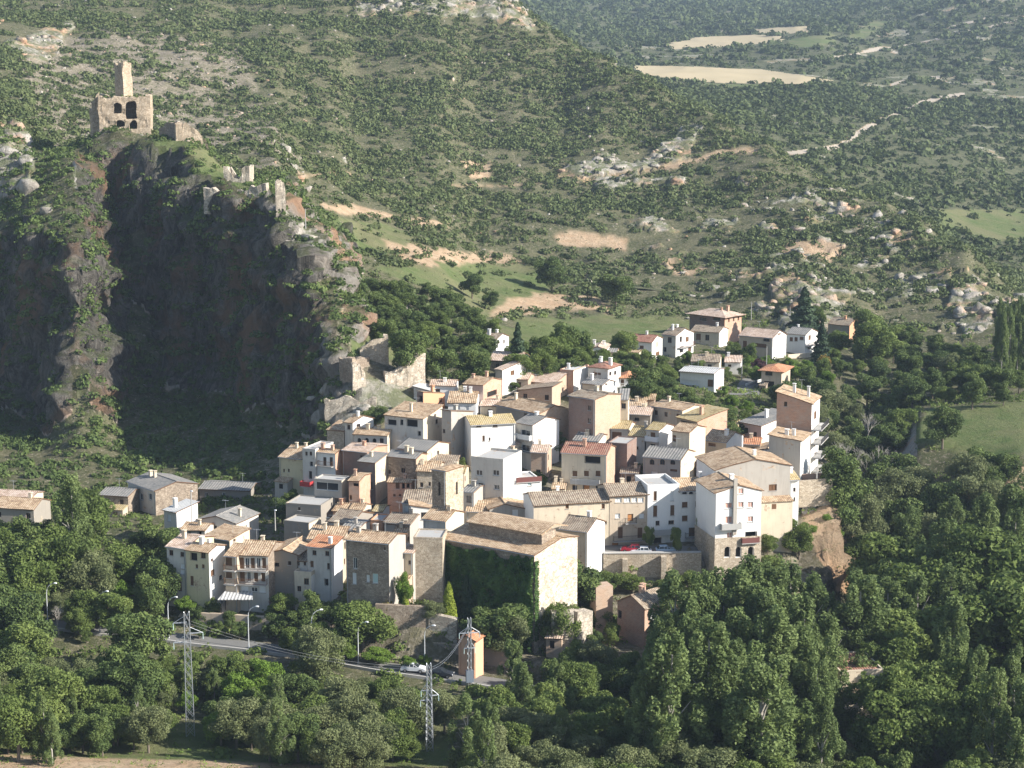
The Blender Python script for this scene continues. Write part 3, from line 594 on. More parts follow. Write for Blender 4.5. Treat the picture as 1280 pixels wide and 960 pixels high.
r9 = rads(len(S9), .5, 1.9, 20); n9 = np.clip((r9*F*.81/S9[:, 1])**1.4*4, 14, 90).astype(int)
scatter_scrub('undergrowth', S9, r9, n9, M['broad'], .5, label='low garden shrubs and weeds between the upper villas', cat='undergrowth', seed=21)
# grass tufts on bottom field
S6 = grid_samples(nu, nD, PN, ((ppx < 640) & (YN < 262))*(.45+.5*fbm(PN/6, 3, 92)), .8, 225, 262, seed=11)
r6 = rads(len(S6), .15, .5, 6, 1.5); n6 = np.full(len(S6), 12)
scatter_scrub('grass', S6, r6, n6, M['lime'], .5, label='tall weedy grass along the edge of the bottom field', cat='grass', squash=1.2, seed=12)
# rocks
def rock_scatter(name, pts, rad, seed, label):
    r = np.random.default_rng(seed); import bmesh as bm_
    bm = bm_.new(); bm_.ops.create_icosphere(bm, subdivisions=2, radius=1); bm.verts.ensure_lookup_table()
    v0 = np.array([v.co[:] for v in bm.verts]); f0 = np.array([[v.index for v in f.verts] for f in bm.faces]); bm.free(); V, Fs = [], []
    for i, (p, q) in enumerate(zip(pts, rad)):
        k = 1+.45*fbm(v0*.9+r.random(3)*30, 3, i % 7)+.2*np.round(vnoise(v0*1.6+i, 3)*2)/2; s = np.array([1+.5*r.random(), .8+.4*r.random(), .6+.7*r.random()])
        w0 = v0.copy()
        for _ in range(11):
            n_ = r.normal(size=3); n_ /= np.linalg.norm(n_); dd = r.uniform(.5, .85); ex = np.clip(w0@n_-dd, 0, None); w0 = w0-ex[:, None]*n_
        V.append(w0*k[:, None]*s*q+p+[0, 0, q*.1]); Fs.append(f0+len(v0)*i)
    V = np.concatenate(V); me = np_mesh(name, V, np.concatenate(Fs), M['land'], {'mask': ('FLOAT_COLOR', np.tile([1., 0, 0, 0], (len(V), 1)))}); o = bpy.data.objects.new(name, me); COL.objects.link(o)
    tag(o, label, 'rocks', kind='stuff')
S7 = grid_samples(nu, nD, PN, ROCK*(ROCKY < .1)*np.clip(.3+fbm(PN/10, 2, 95), 0, 1)*(YN > 480), .045, 480, 1100, seed=13)
S8 = grid_samples(nu, nD, PN, SCREE*.6+.18*(DENS > .9)*(YN > 500), .02, 500, 1100, seed=14)
rock_scatter('limestone_rocks', np.concatenate([S7, S8]), np.concatenate([rads(len(S7), .6, 2.8, 15, 2), rads(len(S8), .3, 1.1, 16, 2)]), 17, 'pale limestone rocks breaking through the scrub on the hillside')
big = []
for (x, y, rr) in [(752,188,2),(568,240,2),(1072,262,4),(1098,272,5),(1128,268,3.5),(1160,292,3.5),(1186,305,4),(1088,300,4),(1040,262,3),(998,288,5),(960,262,4),(930,258,4),(1165,365,5),(1178,360,4),(1215,375,8),(1222,392,7),(1204,398,5),(1245,380,4),(1262,378,5),(1280,382,5),(1150,345,4),(1110,300,5),(1000,385,7),(1012,398,5),(1040,378,5),(880,285,2.5),(620,290,2),(484,390,4),(500,383,3.5),(18,178,7),(8,196,8),(34,206,5),(20,160,5),(505,380,3),(385,300,4),(396,318,4),(372,282,3.5),(408,336,3.5),(60,265,4),(270,238,4),(400,500,4),(404,520,4),(412,486,4),(430,506,3),(455,512,3),(392,545,4),(1010,640,3),(1075,665,3)]:
    P = hit(x, y, 0); big.append((P, rr*.55))
rock_scatter('boulders', [b_[0] for b_ in big], [b_[1] for b_ in big], 19, 'large pale limestone boulders standing out along the ridges')
print('rocks', time.time()-T0)
# ------------------------------------------------------------------ walls with real openings
def clip_top(poly, tops):
    """clip a (u,z) polygon under the straight top line given at its two ends"""
    (ua, za), (ub, zb) = tops
    f = lambda p: za+(zb-za)*(p[0]-ua)/(ub-ua)-p[1] if ub > ua else za-p[1]
    out = []
    for i in range(len(poly)):
        a, b = poly[i], poly[(i+1) % len(poly)]; fa, fb = f(a), f(b)
        if fa >= -1e-6: out.append(a)
        if fa*fb < -1e-12: t = fa/(fa-fb); out.append((a[0]+(b[0]-a[0])*t, a[1]+(b[1]-a[1])*t))
    q = [p for i, p in enumerate(out) if math.dist(p, out[i-1]) > 1e-4]
    return q if len(q) > 2 else []
def wall_face(mb, p0, du, W, zb, top, holes, m=0, rec=.2):
    """top: [(u,z)...]; holes: (u0,u1,z0,z1,arch,rec)"""
    nx_, ny_ = du[1], -du[0]; P = lambda u, z, o=0: (p0[0]+du[0]*u-nx_*o, p0[1]+du[1]*u-ny_*o, z)
    us = sorted(set([0, W]+[round(t[0], 4) for t in top if 0 < t[0] < W]+[round(x, 4) for h in holes for x in h[:2]])); zm = max(t[1] for t in top)
    zs = sorted(set([zb, zm+.01]+[round(x, 4) for h in holes for x in h[2:4]])); tu = [t[0] for t in top]; tv = [t[1] for t in top]
    T = lambda u: float(np.interp(u, tu, tv))
    for a, b in zip(us[:-1], us[1:]):
        if b-a < 1e-4: continue
        e = 1e-5; tops = ((a, T(a+e)), (b, T(b-e)))
        for c, d in zip(zs[:-1], zs[1:]):
            uc, zc = (a+b)/2, (c+d)/2
            if any(h[0] < uc < h[1] and h[2] < zc < h[3] for h in holes): continue
            q = clip_top([(a, c), (b, c), (b, d), (a, d)], tops)
            if q: mb.poly([P(*x) for x in q], m, [x for x in q])
    for (a, b, c, d, arch, rc) in holes:
        if arch:
            r = (b-a)/2; n = 8; zc = d-r; arc = [(a+r-r*math.cos(math.pi*k/n), zc+r*math.sin(math.pi*k/n)) for k in range(n+1)]
            h2 = n//2
            for k in range(n):
                cor = (a, d) if k < h2 else (b, d); q = [arc[k], arc[k+1], cor]
                if k < h2: q = [arc[k], arc[k+1], cor]
                mb.poly([P(*x) for x in q][::-1], m); mb.poly([P(*arc[k]), P(*arc[k], rc), P(*arc[k+1], rc), P(*arc[k+1])][::-1], m)
            mb.poly([P(a, d), P(*arc[h2]), P(b, d)][::-1], m) if False else None
            sides = [((a, c), (a, zc)), ((b, zc), (b, c)), ((b, c), (a, c))]
        else: sides = [((a, c), (a, d)), ((a, d), (b, d)), ((b, d), (b, c)), ((b, c), (a, c))]
        for s, t in sides: mb.poly([P(*s), P(*s, rc), P(*t, rc), P(*t)][::-1], m)
    return P
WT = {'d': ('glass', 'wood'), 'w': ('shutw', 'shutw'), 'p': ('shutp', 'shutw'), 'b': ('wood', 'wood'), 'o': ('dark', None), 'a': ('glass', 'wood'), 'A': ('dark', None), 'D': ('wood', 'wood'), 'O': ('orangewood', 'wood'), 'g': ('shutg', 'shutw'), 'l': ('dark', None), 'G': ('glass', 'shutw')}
def opening(parent, P, h, typ, n=('glass',)):
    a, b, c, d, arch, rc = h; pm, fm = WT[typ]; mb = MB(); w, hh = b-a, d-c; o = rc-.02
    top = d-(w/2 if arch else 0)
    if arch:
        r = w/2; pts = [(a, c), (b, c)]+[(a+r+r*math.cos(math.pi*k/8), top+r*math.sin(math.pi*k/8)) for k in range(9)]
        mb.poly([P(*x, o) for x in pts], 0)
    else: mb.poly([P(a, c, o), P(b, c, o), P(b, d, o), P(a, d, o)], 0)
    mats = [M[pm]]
    def bar(u0, u1, z0, z1, o0, o1, m):
        v = [P(u0, z0, o0), P(u1, z0, o0), P(u1, z1, o0), P(u0, z1, o0), P(u0, z0, o1), P(u1, z0, o1), P(u1, z1, o1), P(u0, z1, o1)]
        for q in ((0,1,2,3),(1,5,6,2),(5,4,7,6),(4,0,3,7),(3,2,6,7),(0,4,5,1)): mb.poly([v[i] for i in q], m)
    if fm:
        mats.append(M[fm]); t = min(.09, w*.12)
        for q in ((a, a+t, c, top), (b-t, b, c, top), (a, b, c, c+t)): bar(*q, o-.06, o-.004, 1)
        if not arch: bar(a, b, d-t, d, o-.06, o-.004, 1)
        if typ in 'dGabpw': bar((a+b)/2-t*.35, (a+b)/2+t*.35, c, top, o-.05, o-.003, 1)
    ob = mb.build('door' if typ in 'DO' else ('opening' if typ in 'olA' else 'window'), mats, parent)
    if typ in 'dwpbGg' and h[2] > 1:
        s = MB(); 
        v0, v1 = a-.08, b+.08
        v = [P(v0, c-.09, -.1), P(v1, c-.09, -.1), P(v1, c-.01, -.1), P(v0, c-.01, -.1), P(v0, c-.09, -.003), P(v1, c-.09, -.003), P(v1, c-.01, -.003), P(v0, c-.01, -.003)]
        for q in ((0,1,2,3),(1,5,6,2),(5,4,7,6),(4,0,3,7),(3,2,6,7),(0,4,5,1)): s.poly([v[i] for i in q])
        s.build('sill', M['concrete'], ob)
    return ob
def balcony(parent, P, u0, u1, z, out=1.0, rail='iron', solid=False, H=1.0):
    mb = MB(); v = [P(u0, z-.15, -.003), P(u1, z-.15, -.003), P(u1, z-.15, -out), P(u0, z-.15, -out)]; t = [(x, y, z_+.15) for x, y, z_ in v]
    mb.poly(v, 0); mb.poly(t[::-1], 0)
    for i in range(4): j = (i+1) % 4; mb.poly([v[i], t[i], t[j], v[j]], 0)
    ob = mb.build('balcony', [M['concrete']], parent); rb = MB(); ri = out-.06
    path = [P(u0+.05, z, -.02), P(u0+.05, z, -ri), P(u1-.05, z, -ri), P(u1-.05, z, -.02)]; up = lambda p, k: (p[0], p[1], p[2]+k)
    for a, b in zip(path[:-1], path[1:]):
        if solid:
            n = np.array([b[1]-a[1], a[0]-b[0], 0.]); n = n/np.linalg.norm(n)*.04; A, B = np.array(a), np.array(b)
            q = [A-n, B-n, B+n, A+n]; qt = [x+[0, 0, H] for x in q]; rb.poly(qt)
            for i in range(4): j = (i+1) % 4; rb.poly([q[i], q[j], qt[j], qt[i]])
        else:
            rb.tube([up(a, H), up(b, H)], .035, 4); rb.tube([up(a, .1), up(b, .1)], .025, 4); L = math.dist(a, b); n = max(1, int(L/.22))
            for i in range(n+1): p = [a[k]+(b[k]-a[k])*i/n for k in range(3)]; rb.tube([p, up(p, H)], .018, 4, cap=False)
    rb.build('railing', [M[rail]], ob); return ob

class House:
    def __init__(s, name, label, cat, L, Rr, e, h, yaw, S, D=None, dmax=9.):
        s.P0 = hit(Rr, e, h, 215, 640) if D is None else unproj(Rr, e, D)
        if h is None: h = max(3.0, s.P0[2]-float(zt(s.P0[0], s.P0[1])))
        s.h = h; y0 = yaw
        while S > 0 and yaw < 50:      # the right wall fills R..S: turn the house until its depth is a house's depth
            t_ = R(yaw); b_ = s.P0+np.array([math.sin(t_), math.cos(t_), 0])*dmax
            if proj(b_)[0] >= S: break
            yaw += 2
        s.t = R(yaw); c, n = math.cos(s.t), math.sin(s.t)
        s.fx = np.array([c, -n, 0]); s.bk = np.array([n, c, 0])
        def solve(dr, px, lo, hi):
            best = min(np.linspace(lo, hi, 400), key=lambda k: abs(proj(s.P0+dr*k)[0]-px)); return best
        s.w = solve(-s.fx, L, 1.2, 40)
        s.d = -S if S <= 0 else solve(s.bk, S, 3, 26)
        s.base = s.P0-s.fx*s.w/2; 
        mid = s.base+s.bk*s.d/2; s.org = np.array([s.base[0], s.base[1], s.P0[2]-h])
        cor = [s.P0-s.fx*a+s.bk*b for a in (0, s.w) for b in (0, s.d)]
        s.zb = min(float(zt(q[0], q[1])) for q in cor)-s.org[2]-1.2; s.zb = min(s.zb, -.6)
        s.root = empty(name, s.org, -s.t); tag(s.root, label, cat)
    def loc(s, Pw): q = np.asarray(Pw)-s.org; return np.array([q@s.fx, q@s.bk, q[2]])
    def cast(s, px, py, face):
        d = ray(px, py); o = np.array([0, 0, CZ])
        n = s.bk if face in 'f' else s.fx; p = s.base if face == 'f' else (s.P0 if face == 'r' else s.P0-s.fx*s.w)
        k = ((p-o)@n)/(d@n); q = s.loc(o+d*k)
        return ((q[0]+s.w/2) if face == 'f' else (q[1] if face == 'r' else s.d-q[1]), q[2])
    def box(s, face, px, py, w, h):
        u0 = s.cast(px-w/2, py, face)[0]; u1 = s.cast(px+w/2, py, face)[0]; z1 = s.cast(px, py-h/2, face)[1]; z0 = s.cast(px, py+h/2, face)[1]
        if u0 > u1: u0, u1 = u1, u0
        return u0, u1, z0, z1
def sag(o, h):
    """old roofs: broken, slightly sagging tile planes with an uneven eave"""
    import bmesh as bm_
    bm = bm_.new(); bm.from_mesh(o.data)
    for _ in range(2):
        es = [e for e in bm.edges if e.calc_length() > 1.3]
        if es: bm_.ops.subdivide_edges(bm, edges=es, cuts=1, use_grid_fill=True)
    P = np.array([v.co[:] for v in bm.verts]); off = np.array(o.parent.location[:])
    dz = fbm((P+off)/2.6, 2, 5)*.16+vnoise((P+off)/.7, 6)*.05
    for v, d in zip(bm.verts, dz): v.co.z += d
    bm.to_mesh(o.data); bm.free()
def lean_to(H, P, r, mf, mr, W, h, zb):
    """small tiled shed built against the front wall"""
    w = r.uniform(.3, .55)*W; u = r.choice([.15, W-w-.15]); dp = r.uniform(1.6, 2.6); hh = max(2.2, h*r.uniform(.38, .55)); mb = MB(); o = lambda u_, y, z: (-W/2+u_, -y, z)
    q = [(u, .003), (u, dp), (u+w, dp), (u+w, .003)]; zt0, zt1 = hh+.5, hh
    mb.poly([o(u, dp, zb), o(u+w, dp, zb), o(u+w, dp, zt1), o(u, dp, zt1)]); mb.poly([o(u+w, dp, zb), o(u+w, .003, zb), o(u+w, .003, zt0), o(u+w, dp, zt1)]); mb.poly([o(u, .003, zb), o(u, dp, zb), o(u, dp, zt1), o(u, .003, zt0)])
    ob = mb.build('lean_to', [M[mf]], H.root); rb = MB(); rb.slab([o(u-.15, dp+.3, zt1+.02), o(u+w+.15, dp+.3, zt1+.02), o(u+w+.15, .003, zt0+.08), o(u-.15, .003, zt0+.08)], .12); rb.build('roof', [M[mr]], ob)
    if w > 1.6: db = MB(); db.box(-W/2+u+w/2-.45, -W/2+u+w/2+.45, -dp-.03, -dp-.003, hh-1.5, hh-.5); db.build('window', [M[r.choice(['dark', 'wood', 'glass'])]], ob)
ROOFREG = []
def build_house(label, L, Rr, e, h, yaw, S, roof='g', pitch=16, mf='W', ms=None, mr='t', win='auto', side='auto', bal=(), chim=1, apex=0, D=None, par=.0, oh=.4, name='house', cat='house', ridge=.5, seed=None, dmax=9.):
    H = House(name, label, cat, L, Rr, e, h, yaw, S, D, dmax); h = H.h; w, d, t = H.w, H.d, math.tan(R(pitch)); r = random.Random(hash((L, Rr, e)) if seed is None else seed)
    ms = ms or mf; x0, x1 = -w/2, w/2; zb = H.zb
    dr = d*ridge; xa = apex*w/2
    A = {'g': ([(0,h),(w,h)], [(0,h),(dr,h+t*dr),(d,h+t*dr-t*(d-dr))], h+t*dr-t*(d-dr)), 'x': None}
    if roof == 'g':
        zk = h+t*dr-t*(d-dr); ft = [(0,h),(w,h)]; rt = [(0,h),(dr,h+t*dr),(d,zk)]; bt = [(0,zk),(w,zk)]; lt = [(0,zk),(d-dr,h+t*dr),(d,h)]
    elif roof == 'x':
        ua = w/2+xa; hp = h+t*(w-ua); zl = hp-t*ua; ft = [(0,zl),(ua,hp),(w,h)]; rt = [(0,h),(d,h)]; bt = [(0,h),(w-ua,hp),(w,zl)]; lt = [(0,zl),(d,zl)]
    elif roof == 's': k = h+t*d; ft = [(0,h),(w,h)]; rt = [(0,h),(d,k)]; bt = [(0,k),(w,k)]; lt = [(0,k),(d,h)]
    elif roof == 'b': k = h-t*d; ft = [(0,h),(w,h)]; rt = [(0,h),(d,k)]; bt = [(0,k),(w,k)]; lt = [(0,k),(d,h)]
    elif roof == 'r': k = h+t*w; ft = [(0,k),(w,h)]; rt = [(0,h),(d,h)]; bt = [(0,h),(w,k)]; lt = [(0,k),(d,k)]
    elif roof == 'l': k = h-t*w; ft = [(0,k),(w,h)]; rt = [(0,h),(d,h)]; bt = [(0,h),(w,k)]; lt = [(0,k),(d,k)]
    else: ft = [(0,h),(w,h)]; rt = [(0,h),(d,h)]; bt = ft; lt = rt
    faces = {'f': ((x0, 0), (1, 0), w, ft, 0), 'r': ((x1, 0), (0, 1), d, rt, 1), 'b': ((x1, d), (-1, 0), w, bt, 1), 'l': ((x0, d), (0, -1), d, lt, 1)}
    mb = MB(); todo = []
    for fc, (p0, du, W, top, mi) in faces.items():
        holes = []; spec = {'f': win, 'r': side, 'l': None, 'b': None}[fc]
        tmin = min(z for _, z in top)
        if isinstance(spec, str) and spec.startswith('auto'):
            if fc == 'f' or (fc == 'r' and mi == 1 and r.random() < .6 and W > 4):
                cols = max(1, int(W/2.6)); lst = []
                for row in range(3):
                    zc = tmin-1.35-2.85*row
                    if zc < .6: break
                    ww = r.choice([.9, 1., 1.1]); hh = r.choice([1.1, 1.25, 1.4])
                    for c in range(cols):
                        if r.random() < (.22 if fc == 'f' else .5): continue
                        uc = (c+.5+r.uniform(-.12, .12))*W/cols; lst.append((uc-ww/2, uc+ww/2, zc-hh/2, zc+hh/2, r.choice('ddbdwd' if ms in 'WC' or mf in 'WCY' else 'ddbdo')))
                spec = lst
            else: spec = []
        elif isinstance(spec, str):
            lst = []
            for q in spec.split(';'):
                if not q.strip(): continue
                a = q.strip().split(','); x, y, ww, hh = map(float, a[:4]); lst.append((*H.box(fc, x, y, ww, hh), a[4]))
            spec = lst
        for (u0, u1, z0, z1, ty) in (spec or []):
            u0, u1 = max(u0, .12), min(u1, W-.12)
            lim = min(np.interp(u0, [q[0] for q in top], [q[1] for q in top]), np.interp(u1, [q[0] for q in top], [q[1] for q in top]))-.12; z1 = min(z1, float(lim)); z0 = max(z0, zb+.3)
            if u1-u0 < .25 or z1-z0 < .3: continue
            if any(not (u1+.05 < q[0][0] or u0-.05 > q[0][1] or z1+.05 < q[0][2] or z0-.05 > q[0][3]) for q in holes): continue
            arch = ty in 'aA' and (z1-z0) > (u1-u0)/2+.1
            holes.append(((u0, u1, z0, z1, arch, 1.1 if ty == 'l' else (.5 if ty in 'oA' else .2)), ty))
        P = wall_face(mb, p0, du, W, zb, top, [q[0] for q in holes], mi)
        todo.append((P, holes, fc))
    if roof == 'f': mb.poly([(x0, 0, h-.02), (x1, 0, h-.02), (x1, d, h-.02), (x0, d, h-.02)], 2)
    wall = mb.build('wall', [M[mf], M[ms], M['concrete']], H.root)
    Ps = {}
    for P, holes, fc in todo:
        Ps[fc] = P
        for hh, ty in holes: opening(H.root, P, hh, ty)
    for b_ in bal:   # (face, px0, px1, py, out, rail, solid)
        fc, xa_, xb_, y_, out, rail, solid = b_; u0 = H.cast(xa_, y_, fc)[0]; u1, z = H.cast(xb_, y_, fc); u0, u1 = sorted((u0, u1)); W = faces[fc][2]
        balcony(H.root, Ps[fc], max(u0, .03), min(u1, W-.03), z, out, rail, solid)
    # roof
    rb = MB(); th = .16; zo = .05; e_ = oh; g_ = .18 if oh > .2 else oh
    def sl(pts, hor):
        p = [np.array(q, float)+[0, 0, zo+th] for q in pts]; n = np.cross(p[1]-p[0], p[2]-p[0]); n /= np.linalg.norm(n); hv = np.array(hor, float); dn = np.cross(n, hv)
        k = len(rb.uv); rb.slab(p, th, 0, 1)
        for i in range(len(p)): q = rb.v[-1]
        # uv of the top face: along eave, down slope
        i0 = k
        order = p if n[2] >= 0 else p[::-1]
        for i, q in enumerate(order): rb.uv[i0+i] = (float(q@hv), float(q@dn))
    if roof == 'g':
        zr = h+t*dr; sl([(x0-g_, -e_, h-t*e_), (x1+g_, -e_, h-t*e_), (x1+g_, dr, zr), (x0-g_, dr, zr)], (1,0,0)); zk = zr-t*(d-dr)
        sl([(x0-g_, dr, zr), (x1+g_, dr, zr), (x1+g_, d+e_, zk-t*e_), (x0-g_, d+e_, zk-t*e_)], (1,0,0)); rb.tube([(x0-g_, dr, zr+th+.05), (x1+g_, dr, zr+th+.05)], .13, 5)
    elif roof == 'x':
        ua = w/2+xa; xr = x0+ua; hp = h+t*(w-ua); zl = hp-t*ua
        sl([(x0-e_, -g_, zl-t*e_), (xr, -g_, hp), (xr, d+g_, hp), (x0-e_, d+g_, zl-t*e_)], (0,1,0)); sl([(xr, -g_, hp), (x1+e_, -g_, h-t*e_), (x1+e_, d+g_, h-t*e_), (xr, d+g_, hp)], (0,1,0))
        rb.tube([(xr, -g_, hp+th+.05), (xr, d+g_, hp+th+.05)], .13, 5)
    elif roof in 'sb':
        k = t if roof == 's' else -t; sl([(x0-g_, -e_, h-k*e_), (x1+g_, -e_, h-k*e_), (x1+g_, d+e_, h+k*(d+e_)), (x0-g_, d+e_, h+k*(d+e_))], (1,0,0))
    elif roof in 'rl':
        k = t if roof == 'r' else -t; sl([(x0-e_, -g_, h+k*(w+e_)), (x1+e_, -g_, h-k*e_), (x1+e_, d+g_, h-k*e_), (x0-e_, d+g_, h+k*(w+e_))], (0,1,0))
    elif roof == 'h':
        m_ = min(w, d)/2; hz_ = h+t*m_; a, b_, c, f = (x0-e_, -e_, h-t*e_), (x1+e_, -e_, h-t*e_), (x1+e_, d+e_, h-t*e_), (x0-e_, d+e_, h-t*e_)
        if w >= d: r1_, r2_ = (x0+m_, d/2, hz_), (x1-m_+.01, d/2, hz_); fl_ = [([a, b_, r2_, r1_], (1,0,0)), ([c, f, r1_, r2_], (1,0,0)), ([b_, c, r2_], (0,1,0)), ([f, a, r1_], (0,1,0))]
        else: r1_, r2_ = (0, m_, hz_), (0, d-m_+.01, hz_); fl_ = [([a, b_, r1_], (1,0,0)), ([c, f, r2_], (1,0,0)), ([b_, c, r2_, r1_], (0,1,0)), ([f, a, r1_, r2_], (0,1,0))]
        for q, hv in fl_:
            p = [np.array(z_, float)+[0, 0, zo+th] for z_ in q]; n = np.cross(p[1]-p[0], p[2]-p[0]); n /= np.linalg.norm(n); dn = np.cross(n, np.array(hv, float)); rb.poly(p, 0, [(float(z_@np.array(hv, float)), float(z_@dn)) for z_ in p])
        rb.poly([np.array(z_)+[0, 0, zo] for z_ in (f, c, b_, a)], 1)
        for u, v_ in ((a, b_), (b_, c), (c, f), (f, a)): U, V = np.array(u)+[0, 0, zo], np.array(v_)+[0, 0, zo]; rb.poly([U, V, V+[0, 0, th], U+[0, 0, th]], 1)
    elif roof == 'f':
        q = .22; hp_ = max(par, .25)
        for a in ((x0-.03, x1+.03, -.03, q), (x0-.03, x1+.03, d-q, d+.03), (x0-.03, x0+q, q, d-q), (x1-q, x1+.03, q, d-q)): rb.box(*a, h+.003, h+hp_, 2)
        rb.box(x0+q, x1-q, q, d-q, h+.003, h+.04, 0)
    ro = rb.build('parapet' if roof == 'f' else 'roof', [M[mr], M['wood'] if roof != 'f' else M['concrete'], M[mf]], H.root)
    if roof != 'f' and mr in 'tynpro': sag(ro, h)
    hr = {'g': h+t*dr, 'x': h+t*w/2, 's': h+t*d, 'b': h, 'r': h+t*w, 'l': h, 'h': h+t*min(w, d)/2, 'f': h}[roof]
    if name == 'house' and roof != 'f' and r.random() < .55: chim += 1
    for k in range(chim):
        cb = MB(); cx = r.uniform(x0*.7, x1*.7); cy_ = d*r.uniform(.3, .6); q = r.uniform(.25, .38); hh = hr+r.uniform(.5, 1.1); cb.box(cx-q, cx+q, cy_-q, cy_+q, h-.3, hh, 0); cb.box(cx-q-.08, cx+q+.08, cy_-q-.08, cy_+q+.08, hh+.25, hh+.36, 0)
        for a in (-1, 1):
            for b_ in (-1, 1): cb.box(cx+a*(q-.07)-.06, cx+a*(q-.07)+.06, cy_+b_*(q-.07)-.06, cy_+b_*(q-.07)+.06, hh, hh+.25, 0)
        cb.build('chimney', [M[ms if ms in 'WCGOB' else 'C']], ro if ro else H.root)
    if r.random() < .6 and roof != 'f' and w > 5:
        ab = MB(); cx = r.uniform(x0*.5, x1*.5); z0 = hr-.3; cy_ = d*.5; ab.tube([(cx, cy_, z0), (cx, cy_, z0+2.6)], .03, 4)
        ab.tube([(cx-.7, cy_, z0+2.5), (cx+.7, cy_, z0+2.5)], .02, 4)
        for k in range(5): ab.tube([(cx-.6+.3*k, cy_-.35, z0+2.5), (cx-.6+.3*k, cy_+.35, z0+2.5)], .015, 4)
        ab.build('antenna', [M['galv']], ro)
    if name == 'house' and (win in ('', 'auto') or len(win) < 34) and w > 4.5 and r.random() < .6: lean_to(H, Ps['f'], r, r.choice(['N', 'Q', 'E', 'C', 'G', mf]), r.choice('ttpyn'), w, h, zb)
    if roof in 'gsh' and h > 5 and r.random() < .6:
        pb = MB(); px_ = x1-.25 if r.random() < .5 else x0+.25; pb.tube([(px_, -.08, zb+.5), (px_, -.08, h-.1)], .06, 5); pb.tube([(x0-.1, -e_-.06, h-t*e_+.1), (x1+.1, -e_-.06, h-t*e_+.1)], .07, 5); pb.build('gutter', [M['galv']], H.root)
    ROOFREG.append((H, roof)); return H
B = build_house
# ---- lower left terraces of houses
B('low shed house with a whitish sheet roof below the crag, pole standing in front', 205, 220, 641, 7, 38, 247, 's', 9, 'V', 'W', 'w', 'auto', '', chim=0)
B('grey rendered house in shade just right of the whitish sheet roof', 247, 294, 655, 6, 22, -9, 'x', 14, 'V', 'V', 'g', 'auto', 'auto', chim=1)
B('small house with an orange tiled roof sagging in front of the grey shaded gable', 226, 256, 664, 5, 15, 270, 'g', 15, 'V', 'V', 't', '237,668,3,5,d;250,667,4,5,o', '', chim=0)
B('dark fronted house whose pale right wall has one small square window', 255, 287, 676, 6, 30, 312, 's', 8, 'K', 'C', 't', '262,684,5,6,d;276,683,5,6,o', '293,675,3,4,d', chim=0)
B('tall cream and grey tenement at the far left of the houses over the road', 208, 232, 686, 11, 24, -9, 'g', 13, 'V', 'Y', 'p', '214,691,5,7,d;228,693,5,6,d;215,708,3,5,d;228,708,5,6,w;228,715,5,6,w;218,730,18,16,b', '', chim=1)
B('yellowish tenement wing with two dark attic openings beside the far left tenement', 232, 261, 691, 11.5, 24, 281, 'g', 15, 'Y', 'W', 't', '242,696,9,10,o;254,694,6,8,d;246,708,3,5,b;254,708,3,5,b;240,726,4,12,b', '265,700,3,4,d;266,716,5,8,b;276,722,4,6,d', chim=1)
B('narrow ochre house with wooden galleries squeezed beside the long balconied house', 281, 296, 696, 10.5, 18, -8, 'g', 15, 'E', 'E', 't', '286,701,8,12,b;286,717,8,12,b', '', bal=(('f', 281, 296, 713, .9, 'wood', False), ('f', 281, 296, 730, .9, 'wood', False)), chim=0)
B('house with two long brown balconies across its front above the car port', 297, 335, 695, 10.5, 10, -9, 'g', 16, 'V', 'N', 't', '302,704,6,14,b;309,704,5,13,G;316,704,5,13,b;323,704,5,13,G;330,704,5,13,b;303,721,6,12,b;311,721,5,12,G;320,721,5,12,b;329,721,5,12,b;306,737,9,8,w;318,737,8,6,G;328,737,8,8,w', '', bal=(('f', 297, 335, 713, 1.1, 'wood', False), ('f', 297, 335, 730, 1.1, 'wood', False)), chim=1)
B('dark brown gabled house in shade with an orange tiled roof, right of the long balconies', 336, 371, 694, 9.5, 16, -9, 'x', 15, 'K', 'N', 't', '346,706,6,5,o;362,704,4,5,d', '', chim=0)
B('white walled house with a new red tiled lean-to roof and a white chimney strip', 384, 414, 686, 10, 20, 428, 's', 9, 'V', 'W', 'o', '393,691,5,6,d;409,692,5,6,d;390,705,4,8,b;411,708,4,8,d;408,728,5,9,o', '', chim=1)
B('little white cottage with a roof terrace in front of the red roofed white house', 368, 389, 720, 6, 14, -6, 'f', 0, 'C', 'W', 'concrete', '383,727,6,8,d;374,736,5,7,d', '', chim=0, par=.7)
B('narrow white house wedged behind the little terraced cottage', 371, 384, 702, 8, 16, -6, 'g', 13, 'V', 'V', 'n', '373,704,3,6,d;381,704,3,6,d', '', chim=0)
B('broad dark stone mansion with pale blue arched windows left of the ivy covered church', 432, 486, 680, 14, 22, 507, 'g', 15, 'N', 'G', 't', '444,704,5,14,G;443,723,5,14,w;460,723,4,9,w;469,723,7,12,g;481,686,2,4,d', '', chim=1)
B('small pale grey annex with a doorway over the garden, against the stone mansion', 486, 516, 692, 9, 20, -5, 'g', 7, 'C', 'G', 'p', '503,708,4,10,D;512,703,3,5,d', '', chim=0)
B('tiled house roof sloping to the street behind the red roofed white house', 384, 428, 676, 8, 10, -9, 'g', 16, 'E', 'E', 't', 'auto', 'auto', chim=1)
B('small grey flat building above the stone mansion', 426, 447, 663, 8, 14, -7, 'g', 6, 'G', 'G', 'g', '434,668,3,4,d', '', chim=0)
